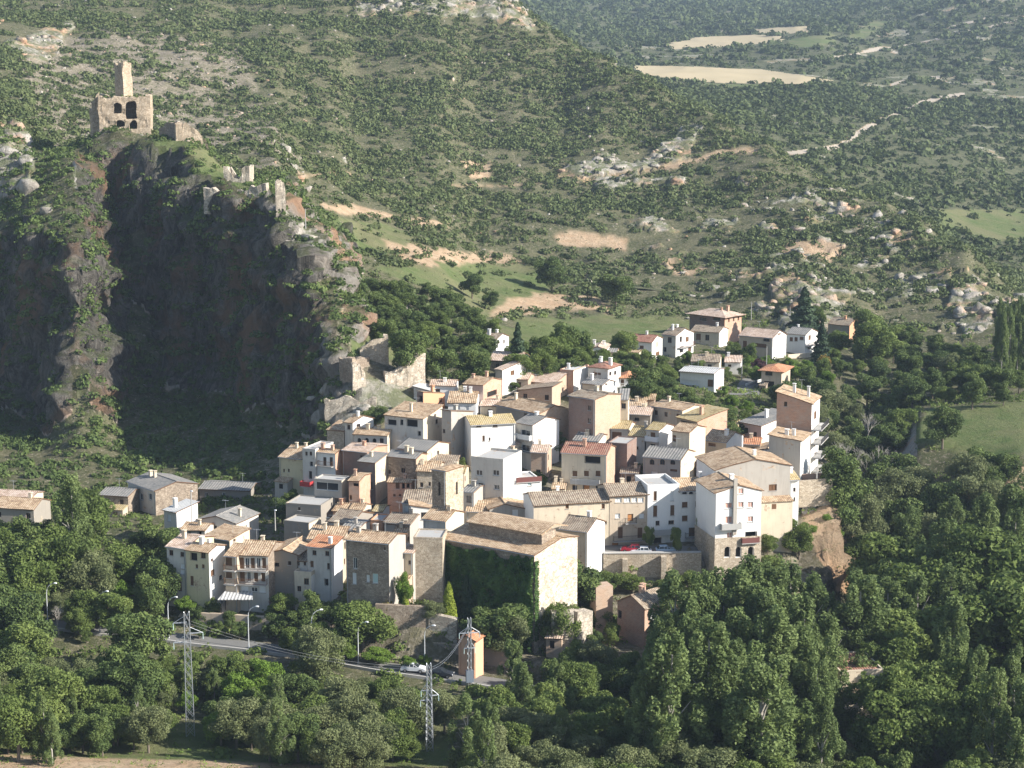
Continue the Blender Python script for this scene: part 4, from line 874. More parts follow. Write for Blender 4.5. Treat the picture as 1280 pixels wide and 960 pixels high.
# ---- left edge of the hill village
B('olive cream house at the very left edge of the village, high over the shaded ravine', 349, 378, 574, 9, 25, -10, 'g', 16, 'Y', 'Y', 't', '355,588,2,4,d;361,588,2,4,d', '', chim=1)
B('slim blue tinted white house with two small top windows beside the olive cream house', 378, 394, 563, 11, 22, -8, 'f', 0, 'V', 'V', 'concrete', '383,567,3,5,d;388.5,567,3,5,d;389,580,4,6,o;375,595,4,7,o;388,594,4,10,o', '', bal=(('f', 364, 392, 607, 1.6, 'redrail', True),), chim=0)
B('white fronted house with two tall dark doors and a bare brick right wall', 394, 419, 567, 9, 24, 428, 'g', 13, 'W', 'B', 't', '406,577,4,11,d;414,577,4,11,d', '', bal=(('f', 399, 417, 583, .9, 'wood', False),), chim=1)
B('long bare brick house in shade behind the white house with two tall doors', 428, 459, 566, 9, 26, -8, 'g', 9, 'D', 'B', 'p', 'auto', 'auto', chim=0)
B('grey house with a glazed gallery under its flat roof, below the red balcony', 393, 427, 602, 9, 18, 437, 'f', 0, 'G', 'C', 'concrete', '409,608,28,10,G;410,626,4,7,d;421,626,5,7,d', '', chim=0)
B('narrow orange brick house next to the glazed gallery house', 436, 449, 602, 9, 14, -7, 'g', 7, 'B', 'B', 't', '438,622,4,6,b;445,606,7,4,o', '', chim=0)
B('white gabled house with a small dark window, topmost at the left below the rock', 431, 441, 529, 7, 38, 467, 'g', 17, 'V', 'W', 't', '436,534,4,6,d', '448,532.5,5,5.5,d', chim=0)
B('low stone hut with an open dark doorway left of the topmost white gable', 409, 430, 539, 5, 20, -6, 's', 8, 'S', 'S', 't', '427,536,6,9,o', '', chim=0)
B('long low house with three dark arched doorways under a tiled roof', 442, 484, 545, 6, 16, 494, 'g', 16, 'V', 'C', 't', '449,553,5,11,A;458.5,553,5,11,A;468,554,5,12,A;477,551,5,6,d', '', chim=2)
B('small orange roofed annex stuck to the long low house with arched doors', 492, 515, 547, 5, 25, 524, 'g', 15, 'C', 'O', 'o', 'auto', 'auto', chim=0)
B('pale house with three wide dark openings beneath its eaves, under the ruined wall', 481, 529, 524, 10, 14, 553, 's', 9, 'V', 'C', 't', '490,528,11,7,o;502,528,4,7,o;515,529,14,9,o;524,542,4,6,o', '546,527,3,6,d', chim=0)
B('tall grey windowless house with a sloping wall in sun and a dark narrow front', 552, 564, 514, 12, 34, 591, 'b', 10, 'G', 'G', 'g', '555,539,3,5,d', '', chim=0)
B('bare orange brick block with a slanting top beside the whitewashed tiled house', 521, 529, 491, 9, 40, 556, 'b', 9, 'D', 'O', 't', 'auto', 'auto', chim=0, oh=.05)
B('white house with golden tiled roof just right of the slanting brick block', 560, 595, 504, 7, 4, -10, 'g', 16, 'W', 'W', 't', '573,511,4,7,w;584,511,4,7,w', '', chim=1)
B('low whitewashed house with broken wall top directly under the ruined rampart', 537, 569, 483, 5, 4, -7, 'g', 11, 'W', 'W', 'p', 'auto', 'auto', chim=0)
B('half hidden blue white shed left of the low whitewashed house', 517, 537, 489, 4, 22, -5, 'r', 10, 'V', 'V', 'w', 'auto', 'auto', chim=0)
B('pinkish house with brick infill and a shallow tiled roof below the dark oaks', 579, 604, 482, 8, 24, 627, 'g', 13, 'P', 'B', 't', '', '615,492,12,7,o', chim=1)
B('white house with a single window in its slanting wall, top of old quarter', 619, 628, 463, 6, 40, 657, 's', 9, 'V', 'W', 'p', '', '640.5,466,5,6,b', chim=0)
B('ruined house with collapsed tiles behind the slanting white wall', 612, 650, 452, 5, 14, -9, 'g', 17, 'N', 'N', 'p', 'auto', 'auto', chim=0)
B('long low ruin with pale sagging tiles running back from the slanting white wall', 657, 692, 480, 4, 30, -14, 'g', 13, 'Q', 'Q', 'p', 'auto', 'auto', chim=1)
B('brown brick house with a broken shed roof behind the big golden roof', 648, 690, 484, 6, 18, -7, 'l', 8, 'Q', 'Q', 'n', 'auto', 'auto', chim=0)
B('barn like house with a vast golden brown tiled roof in mid village', 620, 674, 518, 10, 30, 712, 'g', 17, 'K', 'Q', 't', '660,520,10,5,o', '', chim=0)
B('white house with a golden roof and a slanting shadow over its front', 589, 644, 529, 10, -14, -8, 'g', 15, 'W', 'W', 'y', '598.5,532,6,4,d;619,532,6,4,d;604.5,548,3,7,b;612,549,2,4,d', '', chim=0)
B('tall white gabled house with a glazed balcony in its narrow left face', 645, 666, 532, 10, 42, 699, 'g', 15, 'V', 'W', 'g', '657,543,11,11,G;657,560,10,8,G', '678,560,2,4,w', bal=(('f', 647, 665, 550, .9, 'shutw', True), ('f', 647, 665, 566, .9, 'iron', False)), chim=0)
B('tiny white outbuilding with a golden roof between the two big white houses', 627, 646, 564, 4, -8, -5, 'g', 15, 'W', 'W', 'y', '635.5,568,4,4,d', '', chim=0)
B('brown stone house with grey fibre roof in the left middle of the village', 483, 520, 574, 9, 24, 534, 'g', 15, 'N', 'Q', 'g', '487,590,3,5,d;504,588,5,6,d', '', chim=1)
B('grey roofed house with a sunlit cream gable above the brown stone house', 498, 534, 564, 8, 26, 561, 'g', 14, 'Q', 'C', 'g', 'auto', 'auto', chim=0)
B('low stone house under a long dark lean-to roof next to the yellow stone facade', 521, 568, 584, 6, 8, -6, 's', 9, 'S', 'S', 'n', 'auto', 'auto', chim=0)
B('yellow stone facade with two small square windows left of the bell tower', 521, 548, 590, 10, 6, -8, 'g', 15, 'S', 'S', 't', '527,606,4,6,d;537,605,3,5,d', '', chim=0)
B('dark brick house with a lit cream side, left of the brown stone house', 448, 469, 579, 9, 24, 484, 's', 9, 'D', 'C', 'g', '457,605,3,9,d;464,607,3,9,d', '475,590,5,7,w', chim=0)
B('red brick house with a tiled porch on posts, below the brown stone house', 484, 514, 604, 7, 12, 519, 'g', 15, 'B', 'B', 't', '497,607,5,8,b;504,607,4,8,o;510,606,4,8,o;493,619,3,3,b;500,619,3,3,b', '', chim=0)
B('house with a long greenish tiled roof just left of the bell tower', 503, 540, 629, 8, 4, -9, 'g', 16, 'V', 'V', 'n', '508,636,4,7,w', '', chim=0)
B('small whitewashed house with a yellow tile verge below the long greenish roof', 514, 541, 636, 8, -6, -5, 'r', 9, 'W', 'W', 't', 'auto', 'auto', chim=0)
B('grey mortar house with a plain shaded wall under the red balcony', 357, 401, 633, 7, 16, -7, 'f', 0, 'K', 'K', 'concrete', '374,636,3,4,d', '', chim=0)
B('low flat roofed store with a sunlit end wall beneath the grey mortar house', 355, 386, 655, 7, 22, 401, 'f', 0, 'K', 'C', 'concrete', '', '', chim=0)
B('house with a dark brown slate like roof in the left lower village', 411, 438, 655, 6, 18, 466, 'g', 16, 'V', 'K', 'n', '421,662,6,7,o', '', chim=0)
B('tiny orange walled house between dark roofs left of the bell tower', 463, 478, 652, 5, 12, -5, 'f', 0, 'O', 'O', 'concrete', '', '', chim=0)
B('grey shed with a brown roof beneath the long greenish tiled roof', 480, 512, 657, 6, 20, -8, 'g', 15, 'G', 'G', 'n', 'auto', 'auto', chim=1)
B('white cube house with a small bright wall below the red brick porch house', 466, 478, 640, 5, 12, -5, 'g', 9, 'W', 'W', 'y', 'auto', 'auto', chim=0)
# ---- centre
B('big white modern block with flat parapet and blue awnings under its windows', 589, 629, 577, 14, 16, 652, 'f', 0, 'V', 'W', 'concrete', '599,591,8,7,G;620,591,8,7,G;601,608,6,8,b;621,609,7,6,G', '', chim=0, par=.5)
B('white stepped house with a terrace and brown railing right of the modern block', 630, 677, 601, 9, -16, -8, 'f', 0, 'W', 'W', 'concrete', '662,604.5,5,6,g;655,621,5,8,C'.replace(',C', ',w'), '', bal=(('f', 645, 677, 601, .3, 'brownrail', True),), chim=0)
B('grey gabled cottage with one white window above the church roof', 612, 660, 637, 6, -10, -9, 'x', 15, 'G', 'G', 't', '644,641,7,8,w', '', chim=0, apex=-.2)
B('pale low cottage with golden tiles left of the grey gabled cottage', 583, 613, 640, 6, 6, -8, 'g', 14, 'C', 'C', 't', '609,646,9,13,o', '', chim=1)
B('grey rendered house beside the bell tower with a plain wall', 577, 592, 616, 9, 20, -7, 'g', 7, 'G', 'G', 'g', 'auto', 'auto', chim=0)
B('long cream white house with brown tiles above the church nave', 667, 763, 627, None, -12, -9, 'g', 16, 'C', 'W', 'n', '709,633,4,6,b;754,633,4,6,b;757,653,3,4,d', '', chim=0, D=338)
B('cream house with a roof dormer and a bright white gable, right of the church', 700, 734, 665, None, 26, 756, 'g', 20, 'C', 'W', 'n', '716,675,5,7,g', '744,673,2,7,w;750,672,2,7,w;738,693,2,6,w;744.5,693,2,7,w', chim=1, D=325)
B('tan town house with coat of arms, orange door and white windows facing the terrace', 762, 811, 618, None, -12, -9, 'g', 16, 'E', 'E', 'n', '773,625,8,6,w;784,625,8,6,w;793,625,7,6,w;801,625,7,6,w;772,645,6,6,w;802,645,6,6,w;788,647,7,9,O;775.5,666,6,14,b;800,666,6,13,b;769,685,8,13,O', '', bal=(('f', 781, 795, 653, .8, 'iron', False), ('f', 766, 806, 674, .9, 'iron', False)), chim=0, D=339.5)
B('flat topped white house with tall slim windows above a vine covered porch', 810, 849, 609, None, -12, -9, 'f', 0, 'W', 'W', 'concrete', '819,620,4,12,b;840,620,4,12,w;819,639,5,14,b;840.5,638,5,13,b;822,654,5,6,d;839,653,7,5,d;822,678,10,12,o;836,680,8,10,w', '', bal=(('f', 815, 846, 665, 1.6, 'concrete', True),), chim=0, par=.7, D=340.5)
B('white house with three small arches under the eaves, half in shadow', 849, 894, 612, None, -12, -9, 'g', 17, 'W', 'W', 't', '856,615,6,6,A;864,615,6,6,A;872.5,615,6,6,A;856,631,7,7,b;872.5,630,7,7,b;856,648,7,7,b;872.5,648,7,7,b;865,665,8,11,b;865,682,9,9,o', '', bal=(('f', 856, 874, 671, .9, 'iron', False),), chim=0, D=342)
B('bright white gabled house on a stone arcade with pink shutters and hanging plants', 895, 952, 613, None, -14, -11, 'x', 14, 'W', 'W', 't', '926,614,7,7,p;911,632,9,7,p;926,631,7,7,p;938,631,7,7,p;938,649,7,7,p;911,650,9,9,p;912,669,7,7,p;939,669,15,9,l;909,690,7,13,A;923,690,7,13,A;938,690,8,13,A', '', bal=(('f', 900, 925, 659, 1.0, 'concrete', True), ('f', 926, 948, 677, .7, 'brownrail', True)), chim=1, oh=.5, D=331)
B('large grey unplastered house with brick patches and two small windows', 895, 988, 582, 14, -12, -12, 'x', 12, 'G', 'W', 't', '966,609.5,10,8,b;966,626,10,7,p', '', chim=0, apex=.05, D=346)
B('narrow white slip of a house at the right edge of the grey unplastered house', 987, 999, 600, 11, -8, -8, 'g', 11, 'W', 'W', 'y', '993,612,3,5,d;993,624,2,5,d', '', chim=0)
B('small white gabled house sitting over the grey unplastered wall', 941, 978, 567, 6, -8, 986, 'x', 14, 'W', 'W', 't', '957,571,6,2,d;972,574,2,3,d', '', chim=0)
B('tall grey blank house with a white corner strip on the right side of the village', 961, 1001, 552, 15, 10, 1013, 'r', 7, 'G', 'W', 't', '', '1004,557,2,6,w', chim=2)
B('tallest bare brick house with four balconies stacked on its right side', 971, 1015, 505, 20, 16, 1025, 'r', 15, 'B', 'W', 't', '982,505,4,6,d', '1019,519,3,10,b;1019,537,3,8,b;1019,553,3,9,b;1019,570,3,9,b', bal=(('r', 1014, 1025, 527, 2.1, 'iron', False), ('r', 1014, 1025, 543.5, 2.1, 'iron', False), ('r', 1014, 1025, 560.5, 2.1, 'iron', False), ('r', 1014, 1025, 577.5, 2.1, 'iron', False)), chim=1)
B('pinkish house with a grey roof and a long stepped white side wall', 925, 952, 533, 7, 34, 991, 's', 9, 'P', 'W', 'g', '933,538,4,7,d;944,543,4,6,d', '', chim=1)
B('tile roofed house half sunk behind the pinkish house', 888, 922, 536, 5, 12, -9, 'g', 14, 'V', 'V', 'y', 'auto', 'auto', chim=0)
B('orange brick house with a big square dark loft opening', 846, 872, 527, 8, 18, 909, 's', 9, 'K', 'B', 'y', '860,534,18,14,o', '', chim=0)
B('beige house with a lit white gable and tiled roof left of the pinkish house', 880, 908, 553, 9, 24, 929, 'g', 18, 'E', 'W', 't', '891,570,7,7,b;890,556,9,4,b', '', chim=1)
B('tall cream house with a long sunlit sloping wall in the right middle', 840, 862, 541, 13, 34, 882, 'g', 15, 'C', 'C', 't', '843,548,4,8,b', '873,584,4,5,d', chim=0)
B('white house with a golden roof and a small balcony above a dark door', 808, 824, 539, 11, 32, 842, 'g', 16, 'V', 'W', 'y', '816,546,6,11,b;815.5,560,7,10,o', '', bal=(('f', 808, 824, 552, .9, 'shutw', True),), chim=0)
B('grey roofed stone house with three small arched windows in a row', 804, 851, 575, 10, 16, 868, 'g', 16, 'G', 'C', 'g', '815,577.5,6,7,a;828,577.5,6,7,a;841,577.5,6,7,a;818,594,8,9,w;842,588,9,3,b', '', chim=0)
B('beige three storey house with a dark red tiled roof and a loggia', 702, 758, 569, 12, 12, 769, 'g', 18, 'C', 'B', 'r', '740.5,575,20,9,l;718.5,592,6,7,b;733,592,6,7,b;747.5,592,6,7,b;718.5,610,6,7,d;733,610,8,8,O;747.5,610,6,7,d', '', bal=(('f', 713, 750, 606, .5, 'concrete', True),), chim=1)
B('dark brick wall house directly behind the dark red tiled roof', 760, 784, 556, 11, 20, -7, 'f', 0, 'D', 'D', 'concrete', '', '', chim=0)
B('low house with a grey sheet roof behind the dark red tiled roof', 717, 748, 552, 7, 20, -7, 'g', 13, 'V', 'V', 'g', 'auto', 'auto', chim=1)
B('golden roofed grey house under the tall orange brick building', 748, 785, 537, 8, 16, 794, 'g', 14, 'V', 'C', 'y', '771,545,12,10,b', '', chim=0)
B('grey walled house with a mossy golden roof and a brown lean-to', 786, 806, 546, 9, 22, -8, 'g', 17, 'V', 'G', 'y', '796,560,4,4,d', '', chim=0)
B('tall orange brick building with a shaded left wall and grey tiles', 711, 744, 500, 15, 40, 776, 'g', 9, 'D', 'Q', 'n', '737,510,4,6,d;737,526,4,6,d', '', chim=1)
B('narrow cream house end at the right of the tall orange brick building', 774, 785, 500, 12, 6, -7, 's', 8, 'C', 'C', 'g', 'auto', 'auto', chim=0)
B('low house with dark openings and broken pale tiles in the upper middle', 777, 813, 519, 6, 14, -8, 'g', 12, 'K', 'K', 'p', '784,524,6,5,o;796,524,6,4,o', '', chim=1)
B('long windowless grey house with broken tiles on top of the middle quarter', 813, 853, 514, 8, 14, 883, 'g', 9, 'G', 'C', 't', 'auto', 'auto', chim=0)
B('small pale shed with tiles behind the long windowless grey house', 795, 818, 500, 4, 10, -6, 'g', 13, 'Q', 'Q', 't', 'auto', 'auto', chim=0)
# ---- upper villas
B('white villa with a hipped red roof above the old quarter', 735, 760, 461, 7, 30, 776, 'h', 18, 'V', 'W', 'r', '746,467,10,3,b', '763,467,3,5,d;769,466,3,5,d', chim=2)
B('white flat modern house with a brick panel left of the hipped red roof', 700, 717, 464, 6, 20, 736, 'f', 0, 'B', 'W', 'w', 'auto', 'auto', chim=1)
B('white side house with a small grey roof in front of the hipped red roof', 728, 753, 482, 5, 32, 769, 'g', 15, 'C', 'W', 'g', '', '758,480,3,3,d', chim=0)
B('little white porch house with a bright orange hipped roof', 773, 793, 473, 4.5, 10, -7, 'h', 20, 'W', 'W', 'o', '778,478,4,8,b;788,477,6,7,b', '', bal=(('f', 774, 794, 484, 1, 'shutw', False),), chim=0)
B('large brick villa with a wide pink tiled hipped roof, highest of the villas', 862, 906, 396, 8.5, 26, 927, 'h', 17, 'D', 'B', 'p', '879,399,8,4,d;896,399,9,4,d', '911,400,2,5,b;917,399,2,5,b;923,398,2,5,b', chim=1, oh=1.1)
B('cream lower house with a grey porch roof in front of the large brick villa', 864, 899, 416, 4.5, 12, 910, 'g', 15, 'C', 'W', 'n', '873,421,6,8,b;884,422,5,7,d;905,427,6,5,b', '', chim=0)
B('white villa with a grey gabled roof left of the large brick villa', 828, 845, 420, 6.5, 34, 867, 'g', 20, 'V', 'W', 'n', '837,425,5,7,d;831,437,4,6,o', '851,424,3,7,d;859,424,4,6,b;852,437,5,8,o;862,436,4,7,b', bal=(('r', 847, 866, 431, 1, 'brownrail', False),), chim=1)
B('tan house with three tiled dormers and a white gable among the villas', 924, 966, 423, 6.2, 22, 983, 'g', 20, 'E', 'W', 'p', '931,430,5,8,b;951,432,14,5,b;958,425,8,4,d', '974,416,4,5,b', chim=0)
B('white villa with a grey roof and dark arched terrace at the right of the row', 983, 1007, 419, 6, 30, 1022, 'g', 18, 'W', 'W', 'g', '989,424,4,5,b;995,424,4,5,b;1002,423,5,4,b', '1012,422,3,6,b;1012,434,5,6,A;1019,434,3,6,A', bal=(('r', 1007, 1022, 428, 1, 'brownrail', False),), chim=0)
B('stone shed with an orange gable at the far right end of the villas', 1035, 1062, 407, 5, 30, 1076, 'g', 20, 'G', 'O', 'n', '', '1071,412,3,4,d', chim=0)
B('open dark garage with a flat roof below the orange gabled shed', 1074, 1089, 433, 3.2, 6, 1099, 'f', 0, 'K', 'G', 'concrete', '1082,437,12,7,o', '', chim=0)
B('cream house with a long grey roof below the cream porch house', 864, 899, 453, 4.5, 10, -9, 'g', 15, 'C', 'C', 'n', '876,457,9,3,b;887,457,5,3,d', '', chim=1)
B('small white house with pinkish roof right of the long grey roof', 906, 926, 453, 3.5, 10, -8, 'g', 15, 'W', 'W', 'p', '912,457,4,3,d', '', chim=1)
B('long white modern house with flat white eaves and a red door', 850, 893, 467, 5, 14, 905, 'g', 6, 'W', 'W', 'w', '888,479,7,9,b;862,478,22,6,w', '899,487,4,9,p', chim=0, oh=.8)
B('beige house with a vivid orange hipped roof over a dark garage', 952, 977, 464, 6, 8, 988, 'h', 17, 'E', 'E', 'o', '961,467,9,5,d;961,482,13,11,o', '', chim=0, oh=.9)
B('tiny white gabled cottage alone among the trees under the green field', 738, 757, 437, 4, 8, 762, 'x', 17, 'W', 'W', 'p', '743,441,3,4,d;751,441,5,4,b', '', chim=1)
B('low open shelter with a grey roof beside the tiny white cottage', 749, 770, 441, 3, 12, -6, 'g', 9, 'E', 'E', 'g', 'auto', 'auto', chim=0)
B('white cottage with a red tiled roof half hidden by trees left of the villas', 786, 815, 428, 5, 20, 828, 'g', 16, 'W', 'W', 'r', '802,434,5,4,b', '821,431,4,8,p;822,442,5,5,b', chim=0)
B('grey roofed white bungalow beside the dark fir under the terraced fields', 601, 620, 425, 4, 26, 636, 'g', 16, 'V', 'W', 'n', '', '623,427,2,5,d;630,427,2,5,d', chim=1)
# ---- far left valley
B('farm building with a pale sagging roof at the left edge of the picture', -6, 40, 622, 4, 12, 54, 'g', 11, 'K', 'C', 'p', '10,624,8,5,o', '', chim=0, D=366)
B('lower farm shed with an orange tiled roof at the left edge', -8, 42, 637, 4, 10, -8, 'g', 17, 'K', 'K', 't', 'auto', 'auto', chim=0, D=358)
B('shaded stone farmhouse with a bluish roof under the crag', 160, 194, 614, 8, 38, 247, 'g', 13, 'V', 'N', 'g', '166,621,5,8,G;177,621,4,8,G;188,621,4,8,G', '', chim=1, D=372)
B('long shaded low house behind the farmhouse under the crag', 249, 312, 614, 5, 10, -8, 'g', 10, 'K', 'K', 'g', '258,618,4,5,G;280,618,4,5,G', '', chim=0, D=384)
B('small shaded barn with a grey sheet roof left of the farmhouse', 124, 160, 621, 4.5, 14, -7, 'g', 11, 'N', 'N', 'g', 'auto', 'auto', chim=0, D=372)
# ---- right foot of the village
B('brown brick house with a grey gabled roof low among the poplars', 772, 806, 762, 11, 42, 850, 'x', 27, 'D', 'B', 'n', '775,768,4,10,o', '818,771,12,5,w;818,790,10,8,w', chim=1, D=303, oh=.3)
B('pale house almost hidden behind the poplars', 858, 905, 775, 11, -10, -9, 'g', 13, 'W', 'W', 't', 'auto', '', chim=0, D=300)
B('cream house glimpsed through the poplar branches', 972, 1006, 806, 9, -8, -8, 'g', 13, 'C', 'C', 'p', 'auto', '', chim=0, D=285)
B('white walled outhouse with a cluttered flat roof in the wood at lower right', 1050, 1104, 838, 6, -8, -9, 'f', 0, 'C', 'C', 'r', '1092,850,12,14,w', '', chim=1, D=275)
B('white tiny hut with an open front beside the car port', 330, 353, 750, 2.6, 18, -5, 'f', 0, 'W', 'W', 'concrete', '341,755,12,6,o', '', chim=0, D=312)
B('little tiled pump house in the corner between church wall and trees', 683, 702, 799, 4, 10, -4, 'g', 13, 'Q', 'Q', 'p', '690,806,6,10,o', '', chim=0, D=297)
print('houses', time.time()-T0)

# ------------------------------------------------------------------ church
def church():
    H = build_house('long stone church with stepped tiled roofs and an ivy covered front', 552, 668, 695, 16, 17, 722, 'g', 9, 'N', 'A', 't', '', '', chim=0, name='church', cat='church', D=299, ridge=.62, oh=.3, dmax=14)
    d, w, h = H.d, H.w, H.h
    mb = MB(); x0, x1 = -w/2+3, w/2-1.2; y0, y1 = d*.30, d*.62   # raised clerestory strip over the nave roof
    zz = h+math.tan(R(12))*y0
    mb.box(x0, x1, y0, y1, zz-.3, zz+1.9); mb.build('clerestory', [M['N']], H.root)
    rb = MB(); t = math.tan(R(13)); zt_ = zz+1.95
    for a, b in ((y0-.5, (y0+y1)/2+1.5), ((y0+y1)/2+1.5, y1+3.4)):
        za = zt_ if a < y1-1 and a < y0 else zt_+t*((y0+y1)/2+1.5-y0+.5); zb_ = zt_+t*((y0+y1)/2+1.5-y0+.5) if a < y0 else zt_
        k = len(rb.uv); rb.slab([(x0-.3, a, za), (x1+.3, a, za), (x1+.3, b, zb_), (x0-.3, b, zb_)], .16)
        rb.uv[k:k+4] = [(x0, a), (x1, a), (x1, b), (x0, b)]
    rb.build('roof', [M['t']], H.root)
    # ivy: leaves hugging the front wall
    n = 24000; r = np.random.default_rng(4); x = r.uniform(-w/2, w/2, n); z = r.uniform(H.zb, h-.25, n)
    keep = z < h-.3-1.2*np.abs(vnoise(np.stack([x/1.5, x*0, x*0], 1), 3)); x, z = x[keep], z[keep]
    dep = .12+1.7*np.clip(fbm(np.stack([x/1.7, z/2.0, z*0], 1), 3, 9)+.3, 0, 1)*r.random(len(x))**.4
    V, Fc = leaf_quads(np.stack([x, -dep, z], 1), np.tile([0, -1., .35], (len(x), 1)), .34+.3*r.random(len(x)), .55)
    tt = np.clip(.5+fbm(np.stack([x/1.2, z/1.2, z*0], 1), 3, 12), 0, 1)
    # ivy wrapping the corner
    m2 = 900; y = r.uniform(0, 1.3, m2)**1.5; z2 = r.uniform(1, h-1, m2); V2, F2 = leaf_quads(np.stack([w/2+.1+.2*r.random(m2), y*.8, z2], 1), np.tile([1., 0, .3], (m2, 1)), np.full(m2, .4), .5)
    V = np.concatenate([V, V2]); Fc = np.arange(len(V)).reshape(-1, 4)
    me = np_mesh('ivy', V, Fc, M['ivy'], {'tint': ('FLOAT', np.concatenate([np.repeat(tt, 4), np.full(4*m2, .5)]))}); o = bpy.data.objects.new('ivy', me); COL.objects.link(o); o.parent = H.root
    return H
church()
for L_, R_, e_, h_, y_, rf, mf_, mr_, lb in [
 (534, 552, 600, 6, 10, 'g', 'Q', 't', 'small brick house squeezed behind the bell tower'), (560, 580, 592, 6, 8, 'g', 'E', 'y', 'tan cottage right behind the bell tower'), (436, 452, 640, 4, 14, 'g', 'C', 't', 'low tiled annex behind the dark brown roof'),
 (492, 508, 668, 5, 10, 'g', 'Q', 't', 'brick annex with tiles behind the pale garden annex'), (402, 420, 664, 4, 12, 'g', 'E', 't', 'low tan annex beside the lower store'), (600, 622, 508, 5, 12, 'g', 'C', 'p', 'pale cottage roof left of the vast golden roof'),
 (640, 660, 474, 4, 14, 'g', 'Q', 'p', 'tiny brick shed below the slanting white wall'), (786, 806, 508, 4, 10, 'g', 'E', 't', 'tan shed with tiles beyond the broken pale tiles'), (852, 872, 545, 6, 12, 'g', 'E', 'y', 'tan cottage under the square loft opening'),
 (905, 925, 565, 6, 8, 'g', 'G', 't', 'grey cottage right of the beige gabled house'), (872, 892, 585, 6, 10, 'g', 'E', 't', 'tan cottage above the three small arches'), (740, 760, 600, 5, 8, 'f', 'C', 'concrete', 'flat roofed store right of the dark red tiled roof'),
 (776, 798, 592, 6, 10, 'g', 'N', 'n', 'stone cottage behind the tan town house'), (690, 706, 612, 5, 8, 'g', 'C', 't', 'cream cottage above the long cream white house'), (636, 656, 655, 4, 6, 'g', 'E', 't', 'tan shed right of the church ridge'),
 (416, 432, 640, 4, 16, 'g', 'B', 't', 'orange brick shed under the glazed gallery'), (446, 462, 540, 3.5, 14, 'g', 'W', 't', 'whitewashed lean cottage under the topmost white gable'), (930, 950, 556, 6, 12, 'g', 'E', 'o', 'orange tiled annex left of the tall blank house'),
 (1002, 1020, 588, 5, 8, 'g', 'G', 't', 'grey annex at the foot of the tall blank house'), (664, 684, 566, 6, 10, 'g', 'Q', 'p', 'brick store right of the tall white gabled house')]:
    B(lb, L_, R_, e_, h_, y_, -6, rf, 15, mf_, mf_, mr_, 'auto', 'auto')
def arcade():
    H = [h for h, _ in ROOFREG if h.root['label'].startswith('bright white gabled')][0]
    zt_ = H.cast(925, 671, 'f')[1]; hs = []
    for x in (909, 923, 938.5):
        u0, u1, z0, z1 = H.box('f', x, 690, 7.5, 14); hs.append((u0, u1, z0, z1, True, .3))
    mb = MB(); o = .12
    wall_face(mb, (-H.w/2-o, -o), (1, 0), H.w+2*o, H.zb, [(0, zt_), (H.w+2*o, zt_)], [(a+o, b_+o, c, d, e, .12) for a, b_, c, d, e, f in hs], 0)
    for p0, du, W in (((H.w/2+o, -o), (0, 1), H.d+o), ((-H.w/2-o, H.d), (0, -1), H.d+o)): wall_face(mb, p0, du, W, H.zb, [(0, zt_), (W, zt_)], [], 0)
    mb.poly([(-H.w/2-o, -o, zt_), (H.w/2+o, -o, zt_), (H.w/2+o, 0, zt_), (-H.w/2-o, 0, zt_)]); mb.build('arcade', [M['S']], H.root)
    sb = MB(); x = H.cast(918, 640, 'f')[0]-H.w/2; z0 = H.cast(918, 668, 'f')[1]; z1 = H.cast(918, 606, 'f')[1]+1.2; sb.box(x-.35, x+.35, -.45, -.003, z0, z1); sb.build('chimney_stack', [M['G']], H.root)
arcade()
B('tiled church annex with a sunlit grey side at the foot of the bell tower', 529, 557, 652, 13, 26, 580, 'g', 18, 'V', 'C', 't', 'auto', 'auto', chim=0, D=318)
B('rough pale stone block with a ragged top joining the mansion and the church', 517, 553, 674, 14, 6, -6, 'f', 0, 'S', 'S', 'concrete', '', '', chim=0, D=306)
T = build_house('square stone bell tower with tall slit openings above the church', 540, 557, 590, 20, 36, 579, 'h', 10, 'N', 'S', 't', '549,611,3,17,A', '571,610,2.5,16,A', chim=0, name='bell_tower', cat='bell tower', D=322, oh=.15)  # front stone darker than the lit side, its shade put into the colour
# extra features that make houses recognisable
def dormers():
    pass

# ------------------------------------------------------------------ ruins and castle
def ragged(W, z0, z1, seed, n=14, amp=1.0, prof=None):
    r = random.Random(seed); out = []
    for i in range(n+1):
        u = W*i/n; base = z0+(z1-z0)*i/n if prof is None else float(np.interp(i/n, [p[0] for p in prof], [p[1] for p in prof]))
        out.append((u+(0 if i in (0, n) else r.uniform(-.3, .3)*W/n), base+r.uniform(-amp, amp*.3)))
    return out
def ruin_box(mb, x0, x1, y0, y1, zb, tops, holes={}, th=1.0, m=0, seed=1):
    """four ragged walls with thickness; tops: dict face->(u,z) list"""
    F4 = {'f': ((x0, y0), (1, 0), x1-x0), 'r': ((x1, y0), (0, 1), y1-y0), 'b': ((x1, y1), (-1, 0), x1-x0), 'l': ((x0, y1), (0, -1), y1-y0)}
    for k, (p, du, W) in F4.items():
        if k not in tops: continue
        top = tops[k]; hs = [(*h[:5], th) for h in holes.get(k, [])]; P = wall_face(mb, p, du, W, zb, top, hs, m)
        q = wall_face(mb, (p[0]+du[0]*W-du[1]*th, p[1]+du[1]*W+du[0]*th), (-du[0], -du[1]), W, zb, [(W-u, z) for u, z in top][::-1], [(W-h[1], W-h[0], h[2], h[3], h[4], .02) for h in hs], m)
        for (a, za), (b, zb_) in zip(top[:-1], top[1:]): mb.poly([P(a, za), P(b, zb_), P(b, zb_, th), P(a, za, th)], m)
        for u in (0, W): z = top[0][1] if u == 0 else top[-1][1]; mb.poly([P(u, zb), P(u, z), P(u, z, th), P(u, zb, th)], m)
